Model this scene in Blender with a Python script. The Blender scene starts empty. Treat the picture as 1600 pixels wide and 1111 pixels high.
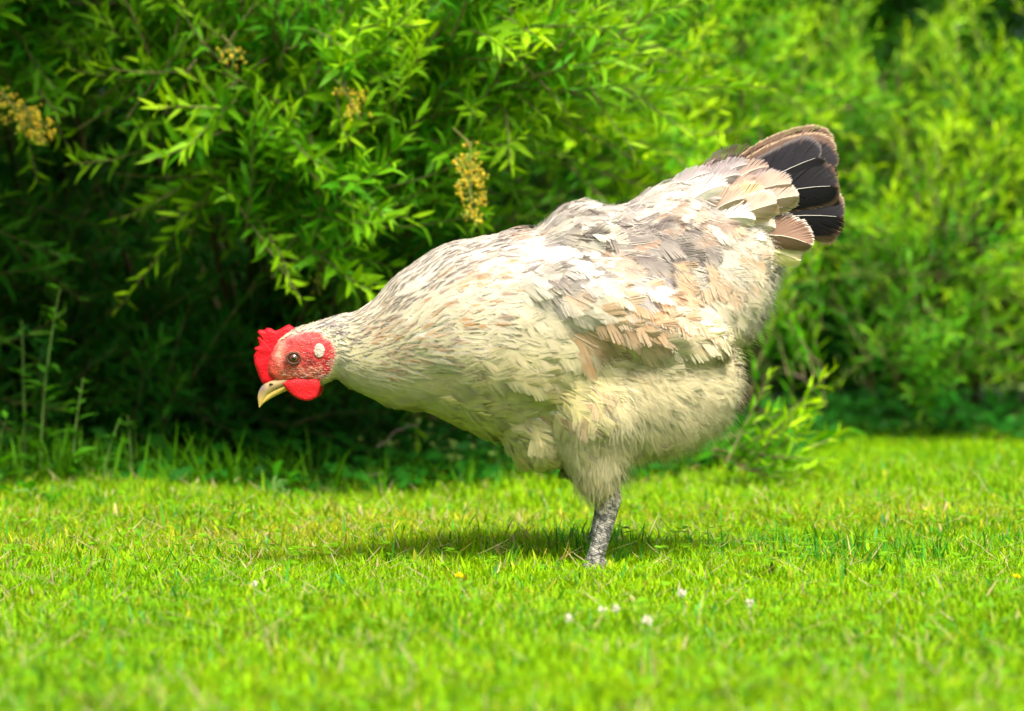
import bpy, math, random
import numpy as np
from mathutils import Vector, Matrix, noise
from mathutils.bvhtree import BVHTree
R = math.radians
random.seed(7); rng = np.random.default_rng(11)
scene = bpy.context.scene
C = scene.collection

# ------------------------------------------------------------------ camera
CAMY, CAMZ, D0 = -2.42, 0.25, 2.42
F = 4444.0                       # focal length in photo pixels
HOR = 436.0                      # horizon row of the photo
cam = bpy.data.cameras.new('camera'); cam_o = bpy.data.objects.new('camera', cam); C.objects.link(cam_o)
cam.lens = 100; cam.sensor_width = 36; cam.clip_start = 0.05; cam.clip_end = 500
cam_o.location = (0, CAMY, CAMZ)
cam_o.rotation_euler = (R(90) - math.atan((555.5-HOR)/F), 0, 0)
cam.dof.use_dof = True; cam.dof.focus_distance = 2.46; cam.dof.aperture_fstop = 6.1; cam.dof.aperture_blades = 7
scene.camera = cam_o

# ------------------------------------------------------------------ light
to_sun = Vector((0.20, -0.50, 0.84)).normalized()
w = bpy.data.worlds.new('World'); scene.world = w; w.use_nodes = True
nt = w.node_tree; bg = nt.nodes['Background']
sky = nt.nodes.new('ShaderNodeTexSky'); sky.sky_type = 'NISHITA'; sky.sun_disc = False
sky.sun_elevation = math.asin(to_sun.z); sky.sun_rotation = math.atan2(to_sun.x, to_sun.y)
sky.dust_density = 6.0; sky.air_density = 0.8
nt.links.new(sky.outputs[0], bg.inputs[0]); bg.inputs[1].default_value = 0.125
sun = bpy.data.lights.new('sun', 'SUN'); sun_o = bpy.data.objects.new('sun', sun); C.objects.link(sun_o)
sun.energy = 3.7; sun.angle = R(17.0); sun.color = (1.0, 0.95, 0.86)
sun_o.rotation_euler = to_sun.to_track_quat('Z', 'Y').to_euler(); sun_o.location = (1, -1, 4)
scene.view_settings.view_transform = 'Standard'; scene.view_settings.look = 'None'
scene.view_settings.exposure = 0.97; scene.view_settings.gamma = 1
cy = scene.cycles
cy.max_bounces = 7; cy.diffuse_bounces = 4; cy.transmission_bounces = 4; cy.glossy_bounces = 2
cy.sample_clamp_indirect = 6; cy.use_denoising = True; cy.caustics_reflective = False; cy.caustics_refractive = False

def up(px, py, d):               # photo pixel at distance d -> world point
    return np.array([(px-800)/F*d, CAMY+d, CAMZ-(py-HOR)/F*d])
S = F/D0
def hp(px, py, ypx=0.0):         # hen design coordinates (photo pixels in the hen's plane)
    return np.array([(px-800)/S, ypx/S, CAMZ-(py-HOR)/S])
def to_px(p): return 800+p[0]*S, HOR+(CAMZ-p[2])*S

# ------------------------------------------------------------------ helpers
def mesh_np(name, verts, quads=None, tris=None, col=None, mat=None, parent=None, smooth=True):
    verts = np.asarray(verts, dtype=np.float32).reshape(-1, 3)
    q = np.zeros((0, 4), np.int32) if quads is None or len(quads) == 0 else np.asarray(quads, np.int32).reshape(-1, 4)
    t = np.zeros((0, 3), np.int32) if tris is None or len(tris) == 0 else np.asarray(tris, np.int32).reshape(-1, 3)
    me = bpy.data.meshes.new(name)
    me.vertices.add(len(verts)); me.vertices.foreach_set('co', verts.ravel())
    loops = np.concatenate([q.ravel(), t.ravel()]).astype(np.int32)
    me.loops.add(len(loops)); me.loops.foreach_set('vertex_index', loops)
    nq, ntq = len(q), len(t)
    ls = np.concatenate([np.arange(nq)*4, nq*4+np.arange(ntq)*3]).astype(np.int32)
    me.polygons.add(nq+ntq); me.polygons.foreach_set('loop_start', ls)
    me.update(calc_edges=True); me.validate()
    me.polygons.foreach_set('use_smooth', np.full(len(me.polygons), smooth, dtype=bool))
    if col is not None:
        ca = me.color_attributes.new('Col', 'FLOAT_COLOR', 'POINT')
        c = np.ones((len(verts), 4), np.float32); c[:, :3] = np.clip(np.asarray(col).reshape(-1, 3), 0, 1)
        ca.data.foreach_set('color', c.ravel())
    if mat is not None: me.materials.append(mat)
    o = bpy.data.objects.new(name, me); C.objects.link(o)
    if parent is not None: o.parent = parent; o.location = -np.array(parent.location) if False else (0, 0, 0)
    if parent is not None: o.matrix_parent_inverse = Matrix.Translation(-Vector(parent.location))
    return o

def tag(o, label=None, cat=None, group=None, kind=None):
    if label: o['label'] = label
    if cat: o['category'] = cat
    if group: o['group'] = group
    if kind: o['kind'] = kind
    return o

def empty(name, loc, label, cat, group=None):
    o = bpy.data.objects.new(name, None); C.objects.link(o); o.location = loc; o.empty_display_size = 0.05
    return tag(o, label, cat, group)

class Acc:
    def __init__(s): s.v = []; s.q = []; s.t = []; s.c = []; s.n = 0; s.sn = []
    def add(s, v, q=None, t=None, c=None, sn=None):
        v = np.asarray(v, float).reshape(-1, 3)
        if q is not None and len(q): s.q.append(np.asarray(q)+s.n)
        if t is not None and len(t): s.t.append(np.asarray(t)+s.n)
        if c is None: c = np.ones((len(v), 3))
        c = np.asarray(c, float)
        if c.ndim == 1: c = np.tile(c, (len(v), 1))
        s.v.append(v); s.c.append(c); s.n += len(v)
        if sn is not None: s.sn.append(np.tile(sn, (len(v), 1)))
    def build(s, name, mat, parent=None, smooth=True):
        o = mesh_np(name, np.concatenate(s.v), np.concatenate(s.q) if s.q else None,
                    np.concatenate(s.t) if s.t else None, np.concatenate(s.c), mat, parent, smooth)
        if s.sn and sum(len(x) for x in s.sn) == s.n:
            o.data.attributes.new('SN', 'FLOAT_VECTOR', 'POINT').data.foreach_set('vector', np.concatenate(s.sn).astype(np.float32).ravel())
        return o

def nrm(a): return a/np.maximum(np.linalg.norm(a, axis=-1, keepdims=True), 1e-9)

def new_mat(name):
    m = bpy.data.materials.new(name); m.use_nodes = True
    n = m.node_tree.nodes; l = m.node_tree.links
    for x in list(n): n.remove(x)
    return m, n, l, n.new('ShaderNodeOutputMaterial')

def leaf_mat(name, transl=0.35, rough=0.45, spec=0.35, tr_tint=(1.3, 1.25, 0.35), nscale=60):
    m, n, l, out = new_mat(name)
    a = n.new('ShaderNodeVertexColor'); a.layer_name = 'Col'
    geo = n.new('ShaderNodeNewGeometry')
    nz = n.new('ShaderNodeTexNoise'); nz.inputs['Scale'].default_value = nscale; nz.inputs['Detail'].default_value = 2
    l.new(geo.outputs['Position'], nz.inputs['Vector'])
    mr = n.new('ShaderNodeMapRange'); mr.inputs[3].default_value = 0.86; mr.inputs[4].default_value = 1.22
    l.new(nz.outputs[0], mr.inputs[0])
    mul = n.new('ShaderNodeVectorMath'); mul.operation = 'SCALE'; l.new(a.outputs[0], mul.inputs[0]); l.new(mr.outputs[0], mul.inputs['Scale'])
    p = n.new('ShaderNodeBsdfPrincipled'); l.new(mul.outputs[0], p.inputs['Base Color'])
    p.inputs['Roughness'].default_value = rough; p.inputs['Specular IOR Level'].default_value = spec
    t2 = n.new('ShaderNodeVectorMath'); t2.operation = 'MULTIPLY'; t2.inputs[1].default_value = tr_tint
    l.new(mul.outputs[0], t2.inputs[0])
    tr = n.new('ShaderNodeBsdfTranslucent'); l.new(t2.outputs[0], tr.inputs[0])
    mx = n.new('ShaderNodeMixShader'); mx.inputs[0].default_value = transl
    l.new(p.outputs[0], mx.inputs[1]); l.new(tr.outputs[0], mx.inputs[2]); l.new(mx.outputs[0], out.inputs[0])
    return m

def vcol_mat(name, rough=0.6, spec=0.3, bump=0.0, bscale=200, sss=0.0, mott=0.0):
    m, n, l, out = new_mat(name)
    a = n.new('ShaderNodeVertexColor'); a.layer_name = 'Col'
    tc = n.new('ShaderNodeTexCoord')
    nz = n.new('ShaderNodeTexNoise'); nz.inputs['Scale'].default_value = bscale; nz.inputs['Detail'].default_value = 3
    l.new(tc.outputs['Object'], nz.inputs['Vector'])
    mr = n.new('ShaderNodeMapRange'); mr.inputs[3].default_value = 1-mott; mr.inputs[4].default_value = 1+mott
    l.new(nz.outputs[0], mr.inputs[0])
    mul = n.new('ShaderNodeVectorMath'); mul.operation = 'SCALE'; l.new(a.outputs[0], mul.inputs[0]); l.new(mr.outputs[0], mul.inputs['Scale'])
    p = n.new('ShaderNodeBsdfPrincipled'); l.new(mul.outputs[0], p.inputs['Base Color'])
    p.inputs['Roughness'].default_value = rough; p.inputs['Specular IOR Level'].default_value = spec
    if sss:
        p.inputs['Subsurface Weight'].default_value = sss; p.inputs['Subsurface Scale'].default_value = 0.004
        p.inputs['Subsurface Radius'].default_value = (1.0, 0.25, 0.15)
    if bump:
        b = n.new('ShaderNodeBump'); b.inputs['Strength'].default_value = bump; b.inputs['Distance'].default_value = 0.002
        l.new(nz.outputs[0], b.inputs['Height']); l.new(b.outputs[0], p.inputs['Normal'])
    l.new(p.outputs[0], out.inputs[0])
    return m

M_leaf = leaf_mat('shrub_leaf', 0.38, 0.5, 0.12, (1.3, 1.2, 0.3))
M_grass = leaf_mat('grass_blade', 0.42, 0.55, 0.08, (1.25, 1.15, 0.3), 25)
def feather_mat():
    """soft down scatters light, so its shading normal leans towards the skin it covers"""
    m = leaf_mat('feather', 0.50, 0.8, 0.06, (1.05, 1.0, 0.90), 90); n = m.node_tree.nodes; l = m.node_tree.links
    at = n.new('ShaderNodeAttribute'); at.attribute_name = 'SN'; geo = n.new('ShaderNodeNewGeometry')
    mx = n.new('ShaderNodeMix'); mx.data_type = 'VECTOR'; mx.inputs[0].default_value = 0.78
    l.new(geo.outputs['Normal'], mx.inputs[4]); l.new(at.outputs['Vector'], mx.inputs[5])
    nm = n.new('ShaderNodeVectorMath'); nm.operation = 'NORMALIZE'; l.new(mx.outputs[1], nm.inputs[0])
    for x in n:
        if x.type in ('BSDF_PRINCIPLED', 'BSDF_TRANSLUCENT'): l.new(nm.outputs[0], x.inputs['Normal'])
    return m
M_feather = feather_mat(); M_quill = leaf_mat('tail_vane', 0.12, 0.6, 0.15, (1.05, 1.0, 0.9), 90)
M_bark = vcol_mat('bark', 0.8, 0.2, 0.4, 150, 0, 0.25)
M_skin = vcol_mat('red_skin', 0.55, 0.3, 0.7, 650, 0.2, 0.35)
M_horn = vcol_mat('beak_horn', 0.38, 0.45, 0.15, 500, 0.0, 0.12)
M_flower = leaf_mat('blossom', 0.25, 0.6, 0.2, (1.1, 1.05, 0.6))

# ------------------------------------------------------------------ ground
def ground_mat():
    m, n, l, out = new_mat('soil')
    tc = n.new('ShaderNodeTexCoord')
    nz = n.new('ShaderNodeTexNoise'); nz.inputs['Scale'].default_value = 14; nz.inputs['Detail'].default_value = 6
    l.new(tc.outputs['Object'], nz.inputs['Vector'])
    cr = n.new('ShaderNodeValToRGB'); l.new(nz.outputs[0], cr.inputs[0])
    cr.color_ramp.elements[0].position = 0.35; cr.color_ramp.elements[0].color = (0.07, 0.15, 0.010, 1)
    cr.color_ramp.elements[1].position = 0.7; cr.color_ramp.elements[1].color = (0.15, 0.22, 0.02, 1)
    p = n.new('ShaderNodeBsdfPrincipled'); p.inputs['Roughness'].default_value = 0.95
    l.new(cr.outputs[0], p.inputs['Base Color'])
    b = n.new('ShaderNodeBump'); b.inputs['Distance'].default_value = 0.02; l.new(nz.outputs[0], b.inputs['Height']); l.new(b.outputs[0], p.inputs['Normal'])
    l.new(p.outputs[0], out.inputs[0]); return m

def gz(x, y):                    # gentle unevenness of the lawn
    return 0.006*np.sin(x*5.1+1.3)*np.cos(y*3.7+0.4) + 0.004*np.sin(x*11.3+y*7.9)
xs = np.concatenate([[-200, -40, -10], np.linspace(-4, 4, 81), [10, 40, 200]])
ys = np.concatenate([[-60, -20, -8], np.linspace(-4, 6, 101), [10, 40, 300]])
gx, gy = np.meshgrid(xs, ys, indexing='ij')
k = (np.abs(gx) < 4.5)*(gy > -4.5)*(gy < 6.5)
gv = np.stack([gx, gy, gz(gx, gy)*k], -1)
ii = np.arange(gx.size).reshape(gx.shape)
gq = np.stack([ii[:-1, :-1], ii[1:, :-1], ii[1:, 1:], ii[:-1, 1:]], -1).reshape(-1, 4)
tag(mesh_np('ground', gv, gq, mat=ground_mat()), kind='structure')

# ------------------------------------------------------------------ blades and leaves (vectorised)
def blades(acc, pos, hdir, L, W, lean, bend, col, tipcol=None, seg=3):
    """thin tapering blades: pos N3, hdir N2 unit heading, lean/bend radians"""
    N = len(pos)
    hx = np.stack([hdir[:, 0], hdir[:, 1], np.zeros(N)], -1)
    side = np.stack([-hdir[:, 1], hdir[:, 0], np.zeros(N)], -1)
    p = pos.copy(); vs = []; cs = []
    tw = rng.uniform(-0.5, 0.5, N)
    for k in range(seg+1):
        f = k/seg
        ang = lean + bend*f
        if k > 0:
            p = p + (hx*np.sin(ang)[:, None] + np.array([0, 0, 1])*np.cos(ang)[:, None])*(L/seg)[:, None]
        wd = W*(1-f**2.2)*0.5*(0.75+0.5*min(f*3, 1)*(1-f*0.4))
        sd = side*np.cos(tw*f)[:, None] + hx*np.sin(tw*f)[:, None]
        c = col*(0.9+0.15*f) if tipcol is None else col*(1-f)+tipcol*f
        if k < seg:
            vs += [p-sd*wd[:, None], p+sd*wd[:, None]]; cs += [c, c]
        else:
            vs.append(p); cs.append(c)
    V = np.stack(vs, 1); Cc = np.stack(cs, 1); nv = V.shape[1]
    base = (np.arange(N)*nv)[:, None]
    q = [base+np.array([[2*k, 2*k+1, 2*k+3, 2*k+2]]) for k in range(seg-1)]
    t = base+np.array([[2*seg-2, 2*seg-1, 2*seg]])
    acc.add(V.reshape(-1, 3), np.concatenate(q) if q else None, t, Cc.reshape(-1, 3))

def leaves(acc, pos, d, nrmv, L, W, curl, col, fold=0.25):
    """lanceolate leaves with a folded midrib, 8 vertices each"""
    N = len(pos); d = nrm(d); b = nrm(np.cross(d, nrmv)); n = nrm(np.cross(b, d))
    st = [(0.0, 0.0), (0.34, 1.0), (0.70, 0.72), (1.0, 0.0)]
    vs = []; cs = []
    for f, wf in st:
        a = curl*f
        c = pos + d*(L*f*np.cos(a*0.5))[:, None] - n*(L*f*np.sin(a*0.5))[:, None]
        if wf == 0:
            vs.append(c); cs.append(col*(0.9 if f == 0 else 1.05))
        else:
            e = b*(W*wf*0.5)[:, None]; u = n*(W*wf*0.5*fold)[:, None]
            vs += [c-e+u, c, c+e+u]; cs += [col, col*1.12, col]
    V = np.stack(vs, 1); Cc = np.stack(cs, 1); base = (np.arange(N)*8)[:, None]
    q = np.concatenate([base+np.array([[1, 4, 5, 2]]), base+np.array([[2, 5, 6, 3]])])
    t = np.concatenate([base+np.array([[0, 1, 2]]), base+np.array([[0, 2, 3]]), base+np.array([[4, 7, 5]]), base+np.array([[5, 7, 6]])])
    acc.add(V.reshape(-1, 3), q, t, Cc.reshape(-1, 3))

def tube(acc, pts, rad, col, ns=4):
    pts = np.asarray(pts, float); K = len(pts); rad = np.broadcast_to(np.asarray(rad, float), (K,))
    tg = nrm(np.gradient(pts, axis=0)); ref = np.array([0.31, 0.17, 0.93])
    b = nrm(np.cross(tg, ref)); n = np.cross(b, tg)
    a = np.arange(ns)*2*np.pi/ns
    V = pts[:, None]+rad[:, None, None]*(b[:, None]*np.cos(a)[None, :, None]+n[:, None]*np.sin(a)[None, :, None])
    q = [[k*ns+i, k*ns+(i+1) % ns, (k+1)*ns+(i+1) % ns, (k+1)*ns+i] for k in range(K-1) for i in range(ns)]
    acc.add(V.reshape(-1, 3), q, None, col)

def fbm(x, y, s=1.0, seed=0.0):
    return (np.sin(x*s*1.7+seed)+np.sin(y*s*2.3+seed*1.7)+np.sin((x+y)*s*3.1+seed*2.1)*0.7+np.sin((x*0.8-y*1.3)*s*5.3+seed)*0.5)/3.2

# ------------------------------------------------------------------ lawn
HEDGE = lambda x: np.interp(x, [-3, -0.2, 0.15, 0.35, 0.6, 0.9, 3], [0.93, 0.93, 1.10, 1.5, 2.1, 1.85, 1.9])  # world Y of the hedge foot
def lawn_points(n, ax, y0, y1, lim=True):
    y = rng.uniform(y0, y1, n); x = rng.uniform(-1, 1, n)*ax(y)
    if lim:
        ok = y < HEDGE(x)+rng.uniform(-0.05, 0.25, n); x, y = x[ok], y[ok]
    return np.stack([x, y, gz(x, y)], -1)
GA = np.array([0.27, 0.48, 0.003]); GB = np.array([0.15, 0.36, 0.004]); GY = np.array([0.42, 0.46, 0.02]); GD = np.array([0.50, 0.44, 0.19]); GDK = np.array([0.045, 0.19, 0.012])
def grass_cols(p):
    N = len(p); x, y = p[:, 0], p[:, 1]
    m = np.clip(0.5+0.5*fbm(x, y, 3.2, 1.1)+0.35*fbm(x, y, 17, 6.1)+rng.normal(0, 0.22, N), 0, 1)[:, None]
    c = GA*m+GB*(1-m)
    yb = np.exp(-((y-0.42-0.08*np.sin(x*3))/0.22)**2)*(0.35+0.65*(fbm(x, y, 6, 3.3) > -0.15))
    yb = yb*np.where(x < .05, 1.15, .6); k = (rng.random(N) < 0.08+0.55*yb)[:, None]; c = np.where(k, GY*rng.uniform(0.7, 1.1, (N, 1)), c)
    k = (rng.random(N) < 0.012+0.11*yb)[:, None]; c = np.where(k, GD*rng.uniform(0.6, 1.1, (N, 1)), c)
    k = (rng.random(N) < 0.06)[:, None]; c = np.where(k, GDK, c)
    k = (rng.random(N) < 0.02)[:, None]; c = np.where(k, np.array([0.10, 0.36, 0.10]), c)
    return c*rng.uniform(0.75, 1.25, (N, 1))
def make_lawn(acc, p, lo, hi, wlo, whi, leanmax=0.9):
    N = len(p); th = rng.uniform(0, 2*np.pi, N); h = np.stack([np.cos(th), np.sin(th)], -1)
    hf = 0.85+0.3*fbm(p[:, 0], p[:, 1], 9, 2.0)
    L = rng.uniform(lo, hi, N)*hf*(1-.5*np.exp(-((p[:, 0]-.07)**2+(p[:, 1]+.07)**2)/.05**2)); W = rng.uniform(wlo, whi, N)
    blades(acc, p, h, L, W, rng.uniform(0.0, leanmax, N), rng.uniform(0.1, 1.0, N), grass_cols(p))
g = Acc()
make_lawn(g, lawn_points(125000, lambda y: 0.34+0.19*(y+1.0), -1.25, -0.35), 0.009, 0.023, 0.0011, 0.0019)
make_lawn(g, lawn_points(190000, lambda y: 0.22+0.19*(y+1.6), -0.35, 0.9), 0.007, 0.019, 0.0009, 0.0016)
make_lawn(g, lawn_points(110000, lambda y: 0.30+0.19*(y+1.6), 0.9, 2.6), 0.012, 0.028, 0.0016, 0.0030)
make_lawn(g, lawn_points(70000, lambda y: 1.9+0*y, -2.6, 2.6), 0.012, 0.024, 0.003, 0.005)
p = lawn_points(5200, lambda y: 0.30+0.19*(y+1.6), -1.1, 1.0); p = p[(fbm(p[:, 0], p[:, 1], 13, 8.0) > .12)]; N = len(p); th = rng.uniform(0, 6.28, N)
blades(g, p, np.stack([np.cos(th), np.sin(th)], -1), rng.uniform(.018, .036, N), rng.uniform(.0014, .0026, N), rng.uniform(0, .7, N), rng.uniform(.1, 1.1, N), np.where(rng.random((N, 1)) < .55, GDK*1.5, GA*.8)*rng.uniform(.7, 1.3, (N, 1)))
p = np.stack([rng.uniform(.04, .55, 2600), rng.uniform(-.02, .30, 2600)], -1); p = p[fbm(p[:, 0], p[:, 1], 11, 2.0) > .05]; p = np.concatenate([p, gz(p[:, 0], p[:, 1])[:, None]], 1); N = len(p); th = rng.uniform(0, 6.28, N)
blades(g, p, np.stack([np.cos(th), np.sin(th)], -1), rng.uniform(.014, .030, N), rng.uniform(.0012, .0022, N), rng.uniform(0, .5, N), rng.uniform(.1, .9, N), GDK*rng.uniform(.9, 2.0, (N, 1)))
tag(g.build('lawn_grass', M_grass), 'short bright green mown grass covering the whole lawn', 'grass', kind='stuff')

# flattened dry thatch and clover leaves in the sward
g = Acc(); p = lawn_points(5500, lambda y: 0.32+0.19*(y+1.6), -0.9, 1.2); N = len(p)
th = rng.uniform(0, 2*np.pi, N); p[:, 2] += rng.uniform(0.002, 0.016, N)
blades(g, p, np.stack([np.cos(th), np.sin(th)], -1), rng.uniform(0.015, 0.04, N), rng.uniform(0.0008, 0.0016, N), rng.uniform(1.1, 1.6, N), rng.uniform(-0.3, 0.2, N), GD*rng.uniform(0.4, 1.0, (N, 1)))
tag(g.build('dry_thatch', M_grass), 'pale dry straw blades lying among the green grass', 'dry grass', kind='stuff')
g = Acc(); p = lawn_points(1500, lambda y: 0.32+0.19*(y+1.6), -1.2, 0.6, False)
p = p[fbm(p[:, 0], p[:, 1], 7, 5.0) > -0.1]; N = len(p)
hh = rng.uniform(0.010, 0.026, N); p[:, 2] += hh; th0 = rng.uniform(0, 6.28, N)
for k in range(3):
    th = th0+k*2.09; d = np.stack([np.cos(th), np.sin(th), rng.uniform(-0.1, 0.35, N)], -1)
    leaves(g, p, d, np.tile([0, 0, 1.0], (N, 1))+rng.normal(0, 0.15, (N, 3)), rng.uniform(0.005, 0.009, N), rng.uniform(0.005, 0.009, N), np.zeros(N), np.array([0.16, 0.38, 0.01])*rng.uniform(0.6, 1.1, (N, 1)), 0.15)
tag(g.build('clover_leaves', M_grass), 'small round clover leaves spread through the near lawn', 'clover', kind='stuff')

# ------------------------------------------------------------------ shrubs
YOUNG = np.array([0.34, 0.54, 0.004]); MID = np.array([0.058, 0.29, 0.005]); DEEP = np.array([0.010, 0.10, 0.008])  # the deepest green also carries the hedge's shade
def shrub(name, lobes, label, bias, tint=1.0, young=0.5, leafL=(0.026, 0.046), dens=1.0, stemcol=(0.16, 0.12, 0.06), cam_side=True, root=None, core=True, inner=1.0, sprayL=(.11, .26), droops=(-.3, .4)):
    root = root if root is not None else np.array([lobes[0][0][0], lobes[0][0][1]+0.15, 0.0])
    e = empty(name, tuple(root), label, 'shrub', 'leafy shrubs forming the hedge')
    fo = Acc(); st = Acc()
    P = []; Dv = []; U = []; Ls = []; Cs = []
    bias = np.array(bias, float)
    for lobe in lobes:
        c, r = lobe[:2]; lobe_lit, shade_tint = lobe[2:] if len(lobe) > 2 else (1, 1)  # per-lobe values: shaded lobes get darker leaf colours
        c = np.array(c, float); r = np.array(r, float)
        n = int(dens*330*(r[0]*r[2]+r[0]*r[1]+r[1]*r[2])/0.3)
        for j_ in range(n):
            if j_ % 7 == 0:      # a new plume of sprays that share a direction
                v = nrm(rng.normal(0, 1, 3)); pc = c+v*r*rng.uniform(0.45, 0.95); out = nrm(v/r*0.3)
                pd = nrm(out*0.8+bias+rng.normal(0, 0.30, 3)); dpp = rng.uniform(0, .6); ypl = rng.uniform(.3, 1.3)
            if cam_side and v[1] > 0.45: continue
            if c[2]+v[2]*r[2]*0.7 < 0.03: continue
            p0 = pc-pd*rng.uniform(0, sprayL[1]*.7)+rng.normal(0, .022, 3)*(sprayL[1]/.26)
            d = nrm(pd+rng.normal(0, 0.20, 3))
            Lg = rng.uniform(*sprayL); K = 9
            droop = rng.uniform(*droops)
            pts = [p0]; dd = d.copy()
            for k in range(K):
                dd = nrm(dd+np.array([0, 0, droop/K])+rng.normal(0, 0.05, 3)); pts.append(pts[-1]+dd*Lg/K)
            pts = np.array(pts)
            if pts[:, 2].min() < 0.012: continue
            tube(st, pts, np.linspace(0.0017, 0.0005, K+1), np.array(stemcol)*rng.uniform(0.7, 1.4)+np.array([0.02, 0.05, 0])*rng.random(), 3)
            nl = int(Lg/0.0080); s = np.linspace(0.08, 1.0, nl)
            f = s*K; i = np.minimum(f.astype(int), K-1); fr = (f-i)[:, None]
            q = pts[i]*(1-fr)+pts[i+1]*fr; tg = nrm(pts[i+1]-pts[i])
            a = np.cross(tg, [0, 0, 1.0]); a = nrm(a+1e-6); b = np.cross(a, tg)
            ph = np.arange(nl)*2.4+rng.uniform(0, 6)
            rad = a*np.cos(ph)[:, None]+b*np.sin(ph)[:, None]
            op = np.linspace(1.0, 0.45, nl)[:, None]
            ld = nrm(tg*0.75+rad*op*rng.uniform(0.7, 1.1)+np.array([0, 0, 0.22])+rng.normal(0, 0.12, (nl, 3)))
            un = nrm(tg*0.9-rad*0.2+np.array([0, 0, 0.5])+rng.normal(0, 0.25, (nl, 3)))
            LL = rng.uniform(leafL[0], leafL[1])*(0.65+0.5*np.sin(np.pi*np.clip(s*0.85+0.1, 0, 1)))*rng.uniform(0.8, 1.15, nl)
            y = np.clip(s**1.5*young*lobe_lit*ypl*rng.uniform(0.7, 1.3)+rng.normal(0, 0.06, nl), 0, 1)[:, None]
            dp = np.clip((dpp+rng.uniform(0, .25))*(1-young*0.45)+.7*(1-lobe_lit), 0, 1)
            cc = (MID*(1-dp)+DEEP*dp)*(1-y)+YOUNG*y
            P.append(q); Dv.append(ld); U.append(un); Ls.append(LL); Cs.append(cc*tint*shade_tint*rng.uniform(0.85, 1.15, (nl, 1)))
        # inner leaves fill the middle of the lobe
        ni = int(inner*(9000 if lobe_lit > .3 else 26000)*r[0]*r[2]); v = nrm(rng.normal(0, 1, (ni, 3)))
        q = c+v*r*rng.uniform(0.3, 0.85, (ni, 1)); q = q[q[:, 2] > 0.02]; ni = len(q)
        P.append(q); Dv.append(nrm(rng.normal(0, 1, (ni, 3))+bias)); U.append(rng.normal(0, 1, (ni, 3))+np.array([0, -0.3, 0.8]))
        Ls.append(rng.uniform(leafL[0]*0.9, leafL[1]*1.1, ni)); Cs.append((DEEP*0.8+MID*0.2)*shade_tint*rng.uniform(0.6, 1.3, (ni, 1)))
        if core:   # main boughs run from the root into the lobe
            for _ in range(5):
                t = c+rng.normal(0, 0.35, 3)*r; m = (root+t)/2+np.array([0, 0, 0.08])+rng.normal(0, 0.05, 3)
                s = np.linspace(0, 1, 8)[:, None]
                b0 = root+rng.normal(0, 0.05, 3)*np.array([1, 1, 0])
                tube(st, b0*(1-s)**2+2*m*s*(1-s)+t*s**2, np.linspace(0.007, 0.002, 8), np.array(stemcol)*.5, 5)
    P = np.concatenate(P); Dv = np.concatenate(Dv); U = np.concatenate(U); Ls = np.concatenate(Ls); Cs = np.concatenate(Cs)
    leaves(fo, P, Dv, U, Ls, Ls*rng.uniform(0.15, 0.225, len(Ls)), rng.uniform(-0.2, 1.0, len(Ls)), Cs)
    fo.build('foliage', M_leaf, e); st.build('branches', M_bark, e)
    return e

def lb(px, py, d, rx, ry, rz, lobe_lit=1, shade_tint=1):
    return (up(px, py, d), (rx, ry, rz), lobe_lit, shade_tint)
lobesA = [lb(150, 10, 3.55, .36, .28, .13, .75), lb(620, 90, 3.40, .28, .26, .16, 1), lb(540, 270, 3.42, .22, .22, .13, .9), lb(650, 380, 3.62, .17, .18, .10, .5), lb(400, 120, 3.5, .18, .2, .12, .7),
          lb(100, 430, 4.25, .42, .24, .30, .0, .8), lb(430, 560, 4.1, .34, .22, .20, .1, .9), lb(-300, 300, 3.8, .4, .4, .4, .2), lb(790, 30, 3.45, .18, .26, .14, 1), lb(600, 690, 3.85, .42, .14, .1, 0), lb(150, 690, 3.75, .36, .14, .13, 0), lb(350, 480, 3.8, .3, .16, .16, .1)]  # low and left lobes have their shade put into the leaf colour
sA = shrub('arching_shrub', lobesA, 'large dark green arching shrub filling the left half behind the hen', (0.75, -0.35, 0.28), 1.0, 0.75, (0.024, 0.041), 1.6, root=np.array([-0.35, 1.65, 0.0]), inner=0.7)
lobesO = [((-0.84, 1.05, 0.98), (.66, .66, .30)), ((-0.84, .62, 1.12), (.64, .45, .25)),  ((-0.45, 1.6, 1.1), (.40, .4, .3)), ((-1.5, 1.2, .7), (.5, .5, .5)), ((-0.5, 1.9, .9), (.8, .4, .5))]  # unseen overhang, added to keep sun off the left shrub
sO = shrub('shade_shrub', lobesO, 'added unseen shrub crown above the top left that shades the arching shrub', (0.3, -0.3, 0), 0.9, 0.4, (0.03, 0.05), 0.9, root=np.array([-0.7, 1.9, 0.0]), inner=5.0)
lobesB = [lb(960, 190, 4.10, .18, .20, .12), lb(1080, 50, 4.35, .22, .22, .12), lb(1160, 300, 4.40, .15, .18, .09, .8), lb(1230, 470, 4.05, .05, .12, .05, .9), lb(880, 340, 4.6, .14, .2, .2, .0), lb(1200, 140, 4.6, .15, .2, .09, .8), lb(1080, 420, 4.7, .2, .15, .12, .0), lb(1270, 330, 4.8, .15, .15, .15, .1)]  # low-valued lobes carry the shade of the gaps in their leaf colour
sB = shrub('sunlit_shrub', lobesB, 'bright yellow green shrub rising behind the tail of the hen', (0.35, -0.3, 0.35), 1.15, 1.15, (0.022, 0.036), 1.5, root=np.array([0.30, 2.15, 0.0]), inner=.3)
lobesC = [lb(1490, 370, 4.45, .14, .22, .13), lb(1570, 200, 4.75, .20, .24, .12), lb(1450, 520, 4.4, .13, .22, .07, .4), lb(1370, 150, 5.0, .18, .24, .11, .8), lb(1660, 430, 4.9, .14, .3, .15), lb(1330, 330, 5.0, .12, .18, .11, .4), lb(1900, 300, 4.6, .35, .35, .4)]
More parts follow.
